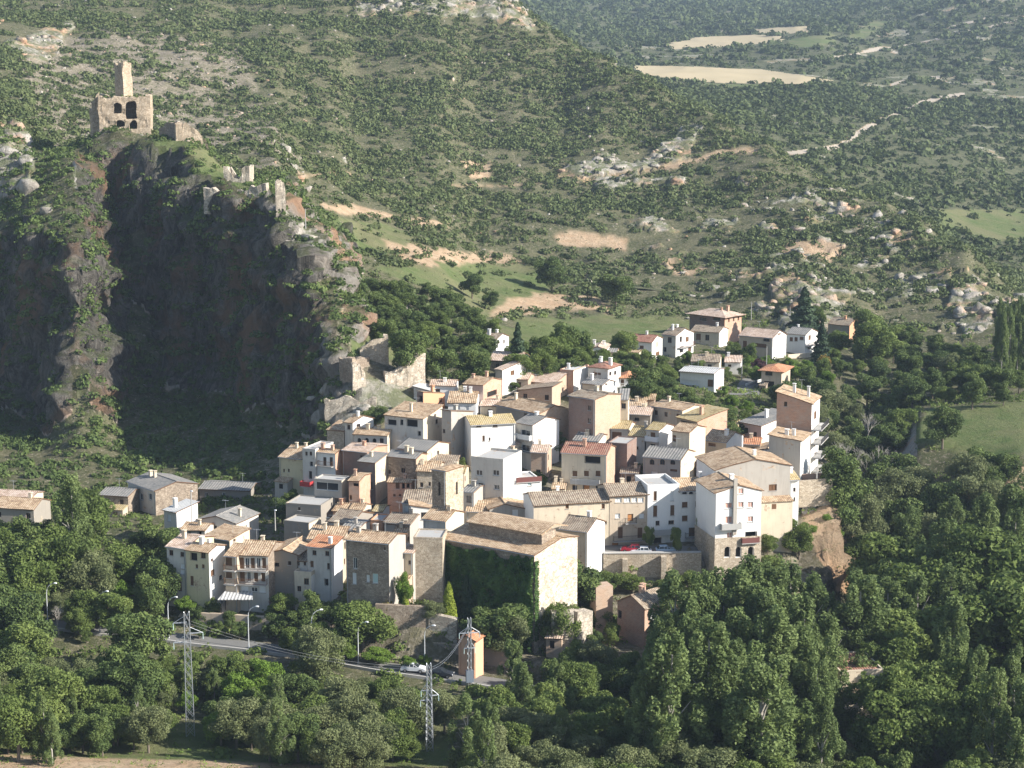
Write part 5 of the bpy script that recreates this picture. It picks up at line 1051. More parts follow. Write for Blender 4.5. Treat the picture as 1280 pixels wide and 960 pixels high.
def rough(ob, amp=.25, cut=2, sc=.5):
    """weathered masonry: subdivide and push the faces about"""
    import bmesh as bm_
    bm = bm_.new(); bm.from_mesh(ob.data); bm_.ops.remove_doubles(bm, verts=bm.verts, dist=.01); bm_.ops.triangulate(bm, faces=[f for f in bm.faces if len(f.verts) > 4])
    for _ in range(cut):
        es = [e for e in bm.edges if e.calc_length() > 1.1]
        if es: bm_.ops.subdivide_edges(bm, edges=es, cuts=1, use_grid_fill=True)
    P = np.array([v.co[:] for v in bm.verts]); dx = np.stack([fbm(P*sc, 3, s) for s in (1, 2, 3)], 1)*amp
    for v, d in zip(bm.verts, dx): v.co += Vector(d)
    bm.to_mesh(ob.data); bm.free(); ob.data.update()
def castle():
    Pb = unproj(188, 166, 573); yaw = R(-8); gz = float(zt(Pb[0], Pb[1])); root = empty('castle_tower', (Pb[0]-8, Pb[1], Pb[2]), -yaw)
    tag(root, 'ruined stone castle keep with four arched openings on the crag top', 'castle'); sc_ = 573/F
    W = 63*sc_; h = 46*sc_; d = 12; x1 = 8; x0 = x1-W; mb = MB(); px = lambda x: x1-(188-x)*sc_; pz = lambda y: (165-y)*sc_
    ft = ragged(W, h-.5, h-.2, 3, 16, .9); holes = {'f': []}
    for (a, b, t, bt) in ((144, 154, 127, 142), (158, 172, 125, 148), (145.5, 157, 148.5, 158), (162.5, 171.5, 149.5, 160)): holes['f'].append((px(a)-x0, px(b)-x0, pz(bt), pz(t), True))
    ruin_box(mb, x0, x1, 0, d, -8, {'f': ft, 'r': ragged(d, h, h, 5, 9, .8), 'l': ragged(d, h-.5, h, 6, 9, .9), 'b': ragged(W, h, h, 7, 9, .8)}, holes, 1.3)
    mb.poly([(x0+.5, .5, h-1.3), (x1-.5, .5, h-1.3), (x1-.5, d-.5, h-.8), (x0+.5, d-.5, h-.8)]); mb.poly([(x0+.5, .5, pz(146)), (x1-.5, .5, pz(146)), (x1-.5, d-.5, pz(146)), (x0+.5, d-.5, pz(146))])
    o = mb.build('keep', [M['T']], root); rough(o, .55)
    mb = MB(); tx0, tx1 = px(144), px(166); T_ = 22*sc_
    ruin_box(mb, -1.9, 1.9, -1.9, 1.9, h-2, {'f': ragged(3.8, pz(83), pz(77), 9, 5, 1.2), 'r': ragged(3.8, pz(77), pz(80), 10, 5, 1.0), 'l': ragged(3.8, pz(84), pz(80), 11, 5, .9), 'b': ragged(3.8, pz(78), pz(82), 12, 5, 1.0)}, {}, .8)
    o = mb.build('turret', [M['T']], root); rough(o, .5); o.location = ((tx0+tx1)/2, 5.2, 0); o.rotation_euler = (0, 0, R(-42))
    mb = MB(); ruin_box(mb, x0-3, x0+.2, 4, 2+9, -9, {'f': [(0, pz(138)), (.8, pz(136)), (1.0, pz(128)), (1.9, pz(124)), (2.4, pz(118)), (3.2, pz(116))], 'l': ragged(7, pz(138), pz(134), 13, 6, 1)}, {}, 1.4)
    o = mb.build('curtain_wall', [M['T']], root); rough(o, .55)
    gr = [];  
    for k in range(60):
        gr.append([rng.uniform(x0+1, x1-1), rng.uniform(.6, d-.8), h-1+rng.uniform(0, .4)])
    V, Fc, tt = lobes_cloud(np.array(gr), np.full(60, .7), [16]*60, .5); me = np_mesh('grass_tuft', V, Fc, M['broad'], {'tint': ('FLOAT', tt)}); o = bpy.data.objects.new('grass_tuft', me); COL.objects.link(o); o.parent = root
castle()
def ruin(label, L, Rr, yb, depth, D, prof, yaw=0, m='S', seed=1, th=.9, amp=.5, sides='frbl', cat='ruin', name='ruined_wall', holes=None):
    """ragged wall: front runs L..R (px), prof gives heights in px above yb"""
    P1 = unproj(Rr, yb, D); t = R(yaw); s_ = D/F; W = (Rr-L)*s_/math.cos(t); root = empty(name, P1, -t); tag(root, label, cat)
    pr = [(a, b*s_) for a, b in prof]; mb = MB(); r = random.Random(seed); top = ragged(W, 0, 0, seed, max(8, int(W/1.1)), amp, pr)
    tl, trr = pr[0][1], pr[-1][1]
    tops = {'f': top, 'r': ragged(depth, trr, trr*.95, seed+1, max(3, int(depth)), amp), 'b': [(W-u, z*.9) for u, z in top][::-1], 'l': ragged(depth, tl*.95, tl, seed+2, max(3, int(depth)), amp)}
    if depth <= th*2.2: tops = {'f': top}; th = depth
    else: tops = {k: tops[k] for k in sides}
    hs = {'f': [((a-L)*s_, (b-L)*s_, (yb-d_)*s_, (yb-c)*s_, ar) for a, b, c, d_, ar in (holes or [])]}
    ruin_box(mb, -W, 0, 0, depth, -4, tops, hs, th); o = mb.build('masonry', [M[m]], root); rough(o, .35); return root
ruin('pale sunlit stub of castle wall standing on the grassy crest right of the keep', 221, 253, 174, 6, 556, [(0, 20), (.35, 21), (.6, 18), (.85, 11), (1, 3)], -12, 'T', 21, 1.2)
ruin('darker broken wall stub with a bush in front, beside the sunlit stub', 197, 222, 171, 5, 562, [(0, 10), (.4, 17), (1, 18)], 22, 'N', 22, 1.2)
ruin('roofless stone hut with two pillars on the grassy crag top', 279, 312, 227, 6, 512, [(0, 18), (.22, 19), (.3, 5), (.65, 5), (.72, 19), (1, 20)], 4, 'R', 23, .9, .5)
ruin('ragged rock like rampart along the crag edge below the roofless hut', 252, 333, 250, 2, 494, [(0, 15), (.15, 19), (.25, 11), (.4, 14), (.6, 12), (.75, 18), (1, 20)], 12, 'R', 24, 1.2, 1.0)
ruin('lonely tall wall fragment right of the rampart on the crag', 345, 357, 256, 1.4, 472, [(0, 30), (.5, 33), (1, 26)], -10, 'R', 25, .9, .5)
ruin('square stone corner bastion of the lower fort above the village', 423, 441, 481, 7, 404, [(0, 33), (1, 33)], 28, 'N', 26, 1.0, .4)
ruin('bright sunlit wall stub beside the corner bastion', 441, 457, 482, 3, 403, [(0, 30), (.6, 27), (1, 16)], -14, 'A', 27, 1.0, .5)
ruin('upper fort wall fragment with grass on top behind the bastion', 450, 486, 455, 4, 413, [(0, 20), (.3, 30), (.7, 36), (1, 36)], -8, 'S', 28, 1.0, .7)
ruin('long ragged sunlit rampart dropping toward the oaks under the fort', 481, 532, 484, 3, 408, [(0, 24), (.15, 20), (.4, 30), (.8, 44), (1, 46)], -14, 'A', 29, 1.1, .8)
ruin('low broken wall foundation below the corner bastion', 404, 470, 506, 3, 399, [(0, 8), (.4, 10), (.7, 6), (1, 9)], 0, 'R', 30, 1.0, .8)
print('ruins', time.time()-T0)

# ------------------------------------------------------------------ free standing walls
def fwall(label, pts, hgt, th=.5, m='S', name='stone_wall', cat='wall', cap=None, down=2.5, butt=()):
    """wall that follows ground points (px,py,D) on its base"""
    P = [unproj(*p) for p in pts]; o = P[0]; root = empty(name, o); tag(root, label, cat); P = [p-o for p in P]; mb = MB(); cb = MB()
    for a, b in zip(P[:-1], P[1:]):
        t = (b-a)[:2]; t = t/np.linalg.norm(t); n = np.array([t[1], -t[0], 0])*th/2; q = [a+n, b+n, b-n, a-n]; dn = np.array([0, 0, down]); up = np.array([0, 0, hgt])
        lo = [x-dn for x in q]; hi = [x+up for x in q]; mb.poly(hi)
        for i in range(4): j = (i+1) % 4; mb.poly([lo[i], lo[j], hi[j], hi[i]])
        c = [x+up+[0, 0, .003]+k*.25*n for x, k in zip(q, (1, 1, -1, -1))]; c2 = [x+[0, 0, .14] for x in c]; cb.poly(c2); cb.poly(c[::-1])
        for i in range(4): j = (i+1) % 4; cb.poly([c[i], c[j], c2[j], c2[i]])
    mb.build('masonry', [M[m]], root)
    if cap: cb.build('coping', [M[cap]], root)
    for (px, py, D, w_, h_) in butt:
        q = unproj(px, py, D)-o; b = MB(); b.box(q[0]-w_/2, q[0]+w_/2, q[1]-1.3, q[1], q[2]-3, q[2]+h_); b.build('buttress', [M['S']], root)
    return root
fwall('long retaining wall of the parking terrace with stone buttresses', [(754, 719, 331.6), (876, 718, 331.6)], 4.3, .9, 'S', 'retaining_wall', 'wall', 'concrete', 3, [(781, 719, 331, 1.0, 3.4), (829, 719, 331, 1.0, 3.9)])
for k, pts in enumerate([[(755, 693, 332.3), (876, 691, 332.3)]]):
    P = [unproj(*p) for p in pts]; o = P[0]; o[2] = float(zt(o[0], o[1]+.5))+.1; root = empty('parapet_railing', o); tag(root, 'thin iron railing on top of the parking terrace wall', 'railing'); mb = MB(); L_ = P[1][0]-P[0][0]
    for h_ in (.5, 1.0): mb.tube([(0, 0, h_), (L_, 0, h_)], .03, 4)
    n = int(L_/1.2)
    for i in range(n+1): mb.tube([(L_*i/n, 0, 0), (L_*i/n, 0, 1)], .025, 4)
    mb.build('rail', [M['galv']], root)
fwall('dark stone embankment wall beside the road at the transformer hut', [(496, 822, 300), (545, 826, 297.5), (600, 832, 295.5), (650, 838, 294)], 3.2, .6, 'K', 'stone_wall', 'wall', 'S')
fwall('old masonry garden wall with a sunlit end above the road', [(470, 797, 299.5), (536, 800, 299)], 6, .9, 'N', 'garden_wall', 'wall')
fwall('rough sunlit rubble wall right of the garden wall', [(537, 806, 299), (572, 814, 298)], 5.8, 1.2, 'R', 'garden_wall', 'wall')
fwall('low dark wall on the far left along the road bend', [(62, 768, 309), (98, 775, 307.5)], 1.6, .4, 'K', 'stone_wall', 'wall', 'concrete')
fwall('brick walled trough with pale coping beside the second street lamp', [(128, 772, 309), (152, 770, 309)], 2.0, .4, 'O', 'garden_wall', 'wall', 'concrete')
fwall('tan earth retaining wall beneath the car port', [(250, 790, 308), (330, 795, 306), (420, 800, 304)], 3.6, .7, 'E', 'retaining_wall', 'wall')
fwall('white garden wall curving up to the orange roofed house', [(932, 492, 470), (941, 489, 474), (960, 483, 482)], 2.6, .3, 'W', 'garden_wall', 'wall')
fwall('white garden wall below the grey roofed villa', [(985, 450, 522), (1030, 446, 530)], 1.6, .3, 'C', 'garden_wall', 'wall')
fwall('stone garden wall at the right edge of the village above the red cliff', [(999, 619, 356), (1040, 616, 357)], 3.0, .4, 'S', 'garden_wall', 'wall')
fwall('brick terrace wall topping the stone garden wall at the right edge', [(1002, 606, 360), (1046, 604, 361)], 2.2, .4, 'D', 'garden_wall', 'wall')
fwall('sunlit masonry bastion below the church corner', [(689, 801, 299), (716, 800, 299.5), (735, 798, 302)], 5.2, 2.2, 'R', 'garden_wall', 'wall')
fwall('tall tan wall stub at the right foot of the church', [(741, 772, 312), (762, 770, 313)], 6.0, 3, 'Q', 'garden_wall', 'wall')
fwall('short pillar fence on the hilltop above the white house', [(668, 462, 447), (690, 462, 447)], 1.2, .4, 'C', 'garden_wall', 'wall')

# ------------------------------------------------------------------ transformer hut, car port, vehicles, lamps, pylons
def hut():
    H = build_house('tall salmon rendered transformer hut with an orange gabled roof beside the road', 573, 594, 802, 8.3, 26, 602, 'x', 24, 'transf', 'transf', 'o', '589,806,2.5,3,d', '', chim=0, name='transformer_hut', cat='transformer hut', D=289.5, oh=.35)
    mb = MB(); mb.box(-H.w/2-.02, H.w/2-.02, -.16, -.003, 0, 7.4) if False else None
    for x in (-.55, .0, .55):
        mb = MB(); mb.box(x*H.w/1.3-.12, x*H.w/1.3+.12, -.14, -.003, .2, 8.0); mb.build('pilaster', [M['transf']], H.root)
hut()
def carport():
    P = unproj(296, 762, 309); root = empty('car_port', P); tag(root, 'open car port with a pale flat sheet roof below the balconied house', 'car port'); mb = MB(); mb.slab([(-2.9, -2.5, 2.6), (3.2, -2.5, 2.6), (2.6, 2.6, 2.9), (-2.2, 2.6, 2.9)], .1); mb.build('roof', [M['w']], root)
    for x in (-2.3, 2.5):
        for y in (-2, 2): mb = MB(); mb.tube([(x, y, -1), (x, y, 2.6)], .07, 6); mb.build('post', [M['iron']], root)
carport()
def make_car(paint):
    """body, windows and wheels of a small car, 4.2 m long, x forward"""
    root = empty('parked_car', (0, 0, 0)); mb = MB()
    side = [(-2.05,.35),(-2.1,.75),(-1.95,.95),(-1.3,1.0),(-.95,1.02),(1.0,.95),(1.75,.82),(2.05,.65),(2.1,.35)]
    def extr(prof, y0, y1, top=None, m=0):
        n = len(prof); L_ = [(x, y0 if top is None else y0+top*(z > .99), z) for x, z in prof]; R_ = [(x, y1 if top is None else y1-top*(z > .99), z) for x, z in prof]
        mb.poly(L_, m); mb.poly(R_[::-1], m)
        for i in range(n): j = (i+1) % n; mb.poly([L_[i], R_[i], R_[j], L_[j]], m)
    extr(side, -.82, .82); ob = mb.build('body', [paint], root); bv = ob.modifiers.new('b', 'BEVEL'); bv.width = .07; bv.segments = 2
    mb = MB(); cab = [(-1.75, .98), (-1.35, 1.42), (.1, 1.45), (.95, .96)]; n = 4; f = lambda x, z, s: (x, s*(.78-.16*(z-.96)/.5), z)
    L_ = [f(x, z, -1) for x, z in cab]; R_ = [f(x, z, 1) for x, z in cab]; mb.poly(L_, 0); mb.poly(R_[::-1], 0)
    for i in range(3): mb.poly([L_[i], R_[i], R_[i+1], L_[i+1]], 0)
    mb.build('window', [M['glass']], root); mb = MB(); mb.box(-1.33, .12, -.63, .63, 1.44, 1.49)
    for x in (-1.62, -.55, .1, .85):
        zt_ = 1.44; mb.tube([(x-.0, -.79, .97), (min(max(x, -1.33), .1), -.64, zt_)], .035, 4); mb.tube([(x, .79, .97), (min(max(x, -1.33), .1), .64, zt_)], .035, 4)
    mb.build('roof', [paint], root)
    for x in (-1.3, 1.3):
        for y in (-.8, .8):
            mb = MB(); mb.tube([(x, y-.1, .32), (x, y+.1, .32)], .32, 14); w_ = mb.build('wheel', [M['tyre']], root); mb = MB(); mb.tube([(x, y-.115, .32), (x, y+.115, .32)], .19, 10); mb.build('rim', [M['rim']], w_)
    for y in (-.6, .6):
        mb = MB(); mb.box(2.06, 2.13, y-.16, y+.16, .55, .72); mb.build('headlight', [M['lens']], root); mb = MB(); mb.box(-2.13, -2.06, y-.14, y+.14, .68, .85); mb.build('tail_light', [M['tail']], root)
    return root
def put_car(mat, px, py, D, rz, label, dz=.0):
    c = make_car(M[mat]); P = unproj(px, py, D); z = float(zt(P[0], P[1]))+dz; c.location = (P[0], P[1], z); c.rotation_euler = (0, 0, R(rz)); tag(c, label, 'car', 'parked cars')
put_car('carwhite', 517, 841, 290.5, -8, 'silver white car parked on the road left of the transformer hut', .13)
put_car('cardark', 551, 845, 289.0, -10, 'black car parked beside the transformer hut', .13)
put_car('carred', 790, 690, 334.2, 172, 'red car parked on the terrace in front of the tan town house', .05)
put_car('carwhite', 801, 692, 333.3, 176, 'white car tucked in front of the red car on the terrace', .05)
put_car('carblue', 833, 691, 333.8, 4, 'pale blue car parked alone at the right of the terrace', .05)
# street lamps
def lamp_meshes():
    mb = MB(); pts = [(0, 0, 0), (0, 0, 5.6), (.08, 0, 6.3), (.35, 0, 6.95), (.8, 0, 7.35), (1.35, 0, 7.55)]; mb.tube(pts, [.11, .075, .065, .06, .05, .045], 7); hb = MB(); hb.tube([(1.3, 0, 7.54), (1.5, 0, 7.6), (1.85, 0, 7.62), (2.0, 0, 7.6)], [.05, .14, .16, .05], 8)
    bb = MB(); bb.tube([(0, 0, -1), (0, 0, .5)], .16, 8)
    return mb.mesh('pole', M['lampgrey']), hb.mesh('lamp_head', M['lampwhite']), bb.mesh('base', M['lampgrey'])
LM = lamp_meshes()
lamps = [(60, 784, 305, 'street lamp farthest left on the road bend'), (125, 792, 302.5, 'street lamp beside the brick trough'), (211, 797, 301.5, 'street lamp just left of the tall lattice pylon'), (311, 810, 298, 'street lamp in front of the tan retaining wall below the car port'), (390, 815, 297.5, 'street lamp half hidden behind a round grey green tree'), (448, 833, 293, 'street lamp beside the two lime green bushes'), (531, 838, 293, 'street lamp in front of the old garden wall near the parked cars')]
for x, y, D, lb in lamps:
    P = unproj(x, y, D); root = empty('street_lamp', (P[0], P[1], float(zt(P[0], P[1]))), R(rng.uniform(-25, 15))); tag(root, lb, 'street lamp', 'lamps along the road')
    for nm, me in zip(('pole', 'lamp_head', 'base'), LM): o = bpy.data.objects.new(nm, me); COL.objects.link(o); o.parent = root
# lattice pylons
def pylon(px, yb, ytop, wb, wt, label, arms, D=None, n=13, name='lattice_pylon'):
    P = hit(px, yb, 0) if D is None else unproj(px, yb, D); top = unproj(px, ytop, P[1]); Hh = top[2]-P[2]; root = empty(name, P, R(12)); tag(root, label, 'pylon'); mb = MB()
    wd = lambda z: wb+(wt-wb)*z/Hh
    cor = lambda z: [(-wd(z)/2, -wd(z)/2, z), (wd(z)/2, -wd(z)/2, z), (wd(z)/2, wd(z)/2, z), (-wd(z)/2, wd(z)/2, z)]
    for i in range(4): mb.tube([cor(-1)[i], cor(Hh)[i]], .055, 4)
    mb.build('leg_frame', [M['galv']], root); mb = MB()
    for k in range(n):
        a, b = cor(Hh*k/n), cor(Hh*(k+1)/n)
        for i in range(4): j = (i+1) % 4; mb.tube([a[i], b[j]], .032, 3, cap=False); mb.tube([a[j], b[i]], .032, 3, cap=False)
    mb.build('lattice', [M['galv']], root)
    for (z, l, s) in arms:
        mb = MB(); e = (s*l, 0, z); w_ = wt/2
        for y in (-w_, w_): mb.tube([(0, y, z), e], .05, 4)
        mb.tube([(s*w_, 0, z+1.0), e], .04, 4); a = mb.build('cross_arm', [M['galv']], root); mb = MB(); mb.tube([(s*l, 0, z), (s*l, 0, z-.9)], [.05, .07], 6); mb.build('insulator', [M['shutg']], a)
    return root, Hh
r_, Hh = pylon(238, 919, 765, 1.25, .75, 'tall grey lattice pylon standing on the grassy bank at lower left', [])
for (z, l, s) in ((Hh-1.6, 2.0, -1), (Hh-3.3, 2.3, 1), (Hh-4.6, 2.0, -1)):
    mb = MB()
    for y in (-.3, .3): mb.tube([(0, y, z), (s*l, 0, z)], .05, 4)
    mb.tube([(s*.3, 0, z+1.0), (s*l, 0, z)], .04, 4); a = mb.build('cross_arm', [M['galv']], r_); mb = MB(); mb.tube([(s*l, 0, z), (s*l, 0, z-1.0)], [.05, .07], 6); mb.build('insulator', [M['shutg']], a)
r_, Hh = pylon(537, 939, 829, .95, .6, 'slimmer grey lattice pylon rising from the riverside trees', [(9.4, 1.2, -1), (8.6, 1.4, 1), (7.9, 1.3, -1)])
r_, Hh = pylon(587, 851, 772, .55, .5, 'thin lattice mast in front of the salmon transformer hut', [(8.2, 1.7, -1), (8.2, 1.7, 1), (5.6, .9, -1), (5.6, .9, 1)], D=286, n=9)
mb = MB(); mb.box(-.6, .6, -.4, .4, -.2, 1.8); mb.build('switch_cabinet', [M['bluegrey']], r_)
# poles
def pole(px, yb, yt, D, label, lampy=False):
    P = unproj(px, yb, D); t = unproj(px, yt, D); h = t[2]-P[2]; root = empty('utility_pole', P); tag(root, label, 'pole'); mb = MB(); mb.tube([(0, 0, -1), (0, 0, h)], [.14, .09], 6); mb.build('shaft', [M['concrete']], root)
    if lampy: mb = MB(); mb.tube([(0, 0, h), (.3, -.3, h+.1)], [.2, .12], 6); mb.build('lamp_head', [M['lampwhite']], root)
pole(240, 656, 614, 345, 'pole with a white lamp in front of the whitish sheet roof', True); pole(344, 657, 638, 345, 'short lamp pole on the ravine side of the grey mortar house', True)
pole(927, 480, 448, 474, 'pale concrete pole on the street below the villas'); pole(958, 458, 433, 500, 'pole in front of the tan house with dormers'); pole(939, 396, 377, 590, 'thin pole on the slope behind the large brick villa'); pole(987, 408, 384, 575, 'leaning wooden pole above the grey roofed villa')
pole(382, 281, 261, 455, 'thin pole on the sunlit ridge right of the crag'); pole(1021, 592, 585, 350, 'stub post by the tallest brick house')
def cable(a, b, label):
    root = empty('power_cable', a); tag(root, label, 'cable'); mb = MB(); n = 14; a = np.array(a, float); b = np.array(b, float)
    for off in (-.6, .6): mb.tube([(b-a)*k/n+np.array([0, off, -4*1.6*(k/n)*(1-k/n)]) for k in range(n+1)], .02, 3, cap=False)
    mb.build('wire', [M['galv']], root)
cable(unproj(537, 836, 255), unproj(587, 778, 286), 'sagging wires between the slim pylon and the thin mast')
cable(unproj(537, 836, 255), unproj(238, 778, 252), 'long sagging wires between the tall pylon and the slim pylon')
# village street patches
def sheet(name, pts, m, dz=.06, kind='structure'):
    P = [unproj(*p) for p in pts]
    mb = MB(); n = 10; 
    for i in range(n):
        for j in range(n):
            def q(a, b):
                X = (P[0][:2]*(1-a)+P[1][:2]*a)*(1-b)+(P[3][:2]*(1-a)+P[2][:2]*a)*b; return (X[0], X[1], float(zt(X[0], X[1]))+dz)
            mb.poly([q(i/n, j/n), q((i+1)/n, j/n), q((i+1)/n, (j+1)/n), q(i/n, (j+1)/n)])
    tag(mb.build(name, [M[m]]), kind=kind)
sheet('pavement', [(755, 692, 333), (878, 691, 333), (880, 682, 338), (757, 683, 338)], 'asphalt')
sheet('street', [(910, 505, 455), (950, 503, 458), (945, 480, 484), (930, 482, 482)], 'asphalt')
sheet('yard', [(222, 766, 310), (290, 768, 310), (290, 756, 315), (240, 756, 315)], 'E')
print('village', time.time()-T0)
# ------------------------------------------------------------------ trees
TM = {}
def limb_tubes(mb, h, top, n, r0, spread, rr):
    mb.tube([(0, 0, -.8), (rr.uniform(-.1, .1), rr.uniform(-.1, .1), h*.3), (rr.uniform(-.3, .3)*spread*.3, rr.uniform(-.3, .3)*spread*.3, top)], [r0, r0*.7, r0*.25], 7)
    for k in range(n):
        a = rr.uniform(0, 6.28); z = h*rr.uniform(.22, .6); l = spread*rr.uniform(.5, .95); zz = z+h*rr.uniform(.12, .3)
        mb.tube([(0, 0, z), (l*.45*math.cos(a), l*.45*math.sin(a), (z+zz)/2+.2), (l*math.cos(a), l*math.sin(a), zz)], [r0*.42, r0*.25, r0*.08], 5, cap=False)
def variant(kind, k):
    r = np.random.default_rng(100+k*13+len(kind)*7); rr = random.Random(k*31+len(kind)); mb = MB(); bark = 'bark'
    if kind in ('broad', 'oak', 'olive', 'lime', 'plum'):
        h = 10.; n = 26 if kind != 'olive' else 30; L = []; rad = []
        for i in range(n):
            d = r.normal(size=3); d /= np.linalg.norm(d); q = r.random()**.45; c = np.array([d[0]*3.6*q, d[1]*3.6*q, 5.8+d[2]*3.2*q+(.5 if d[2] > 0 else 0)]); L.append(c); rad.append(r.uniform(.85, 1.75))
        per = [int(330*x*x/1.6)+90 for x in rad]; V, Fc, t = lobes_cloud(L, rad, per, .38 if kind != 'olive' else .32, (1, 1, .85), r); limb_tubes(mb, h, 7.5, 7, .28, 3.4, rr)
        mat = {'broad': 'broad', 'oak': 'oak', 'olive': 'olive', 'lime': 'lime', 'plum': 'plumleaf'}[kind]
    elif kind == 'poplar':
        h = 20.; L = []; rad = []
        for i in range(46):
            z = r.uniform(.1, .97)*h; pr = 3.3*math.sin(math.pi*min(1, (z/h)**.8*.93+.07))**.6+.25; a = r.uniform(0, 6.28); q = pr*r.random()**.55; L.append(np.array([q*math.cos(a), q*math.sin(a), z])); rad.append(r.uniform(.6, 1.25))
        per = [int(230*x*x)+90 for x in rad]; V, Fc, t = lobes_cloud(L, rad, per, .4, (.85, .85, 1.75), r); limb_tubes(mb, h, 18, 9, .35, 2.6, rr); mat = 'poplar'; bark = 'barkpale'
    elif kind == 'fir' or kind == 'thuja':
        h = 10.; n = 3600; z = r.random(n)**1.35; a = r.uniform(0, 6.28, n); tier = .8+.2*np.sin(z*42) if kind == 'fir' else 1; R0 = 2.6 if kind == 'fir' else 1.9
        rad = R0*(1-z)**(.8 if kind == 'fir' else .62)*tier*(1+.25*vnoise(np.stack([a*1.5, z*8, z*0], 1), k)); q = rad*(1-.35*r.random(n)**2)
        C = np.stack([q*np.cos(a), q*np.sin(a), .6+z*(h-.7)], 1); Nn = np.stack([np.cos(a), np.sin(a), a*0+.5], 1); V, Fc = leaf_quads(C, Nn, .42+.2*r.random(n), .6, r=r); t = np.repeat(.5+.4*vnoise(C*1.3, 5)+.1, 4); mb.tube([(0, 0, -.5), (0, 0, 9)], [.2, .03], 6); mat = kind
    elif kind == 'bush' or kind == 'rust':
        h = 4.; L = []; rad = []
        for i in range(12):
            d = r.normal(size=3); d /= np.linalg.norm(d); q = r.random()**.5; L.append(np.array([d[0]*1.5*q, d[1]*1.5*q, 1.7+abs(d[2])*1.3*q])); rad.append(r.uniform(.6, 1.1))
        V, Fc, t = lobes_cloud(L, rad, [int(170*x)+40 for x in rad], .34, (1, 1, .95), r); limb_tubes(mb, h, 2.6, 4, .1, 1.2, rr); mat = 'lime' if kind == 'bush' else 'rust'
    elif kind == 'bare':
        h = 10.; mb = MB(); V = None; bark = 'barkpale'
        def br(p, d, l, rad, dep):
            q = p+d*l; mb.tube([p, (p+q)/2+r.normal(size=3)*l*.05, q], [rad, rad*.8, rad*.55], 4, cap=False)
            if dep == 0: return
            for i in range(3 if dep > 2 else 4):
                nd = d+r.normal(size=3)*.45; nd[2] += .15; nd /= np.linalg.norm(nd); br(q, nd, l*r.uniform(.6, .8), rad*.55, dep-1)
        br(np.array([0, 0, -.4]), np.array([0, 0, 1.]), 2.9, .2, 4)
        tm = mb.mesh('trunk', M[bark]); return tm, None, h
    me = np_mesh('crown', V, Fc, M[mat], {'tint': ('FLOAT', t)}); return mb.mesh('trunk', M[bark]), me, h
for kd, n in (('broad', 4), ('oak', 3), ('olive', 3), ('lime', 2), ('poplar', 5), ('fir', 2), ('thuja', 2), ('bush', 3), ('rust', 1), ('bare', 2), ('plum', 1)): TM[kd] = [variant(kd, k) for k in range(n)]
TN = {'broad': 'broadleaf_tree', 'oak': 'oak_tree', 'olive': 'willow_tree', 'lime': 'young_tree', 'poplar': 'poplar_tree', 'fir': 'fir_tree', 'thuja': 'thuja_tree', 'bush': 'garden_bush', 'rust': 'garden_bush', 'bare': 'bare_tree', 'plum': 'plum_tree'}
TC = {'bush': 'bush', 'rust': 'bush'}
NT_ = [0]; TCOUNT = {}
def tree(kd, P, h, label, group=None, wide=1.0, seed=None):
    NT_[0] += 1; TCOUNT[kd] = TCOUNT.get(kd, 0)+1; r = random.Random(NT_[0]*7919); v = TM[kd][NT_[0] % len(TM[kd])]; s = h/v[2]
    root = empty(TN[kd], (P[0], P[1], P[2]-.2), r.uniform(0, 6.28)); root.scale = (s*wide, s*wide, s); tag(root, label, TC.get(kd, 'tree'), group)
    o = bpy.data.objects.new('trunk', v[0]); COL.objects.link(o); o.parent = root
    if v[1] is not None: o = bpy.data.objects.new('crown', v[1]); COL.objects.link(o); o.parent = root
    return root
def at_top(kd, px, py, h, label, wide=1.0, group=None):
    """the tree whose tip shows at px,py"""
    P = hit(px, py, h, 225, 1200); return tree(kd, np.array([P[0], P[1], float(zt(P[0], P[1]))]), h, label, group, wide)
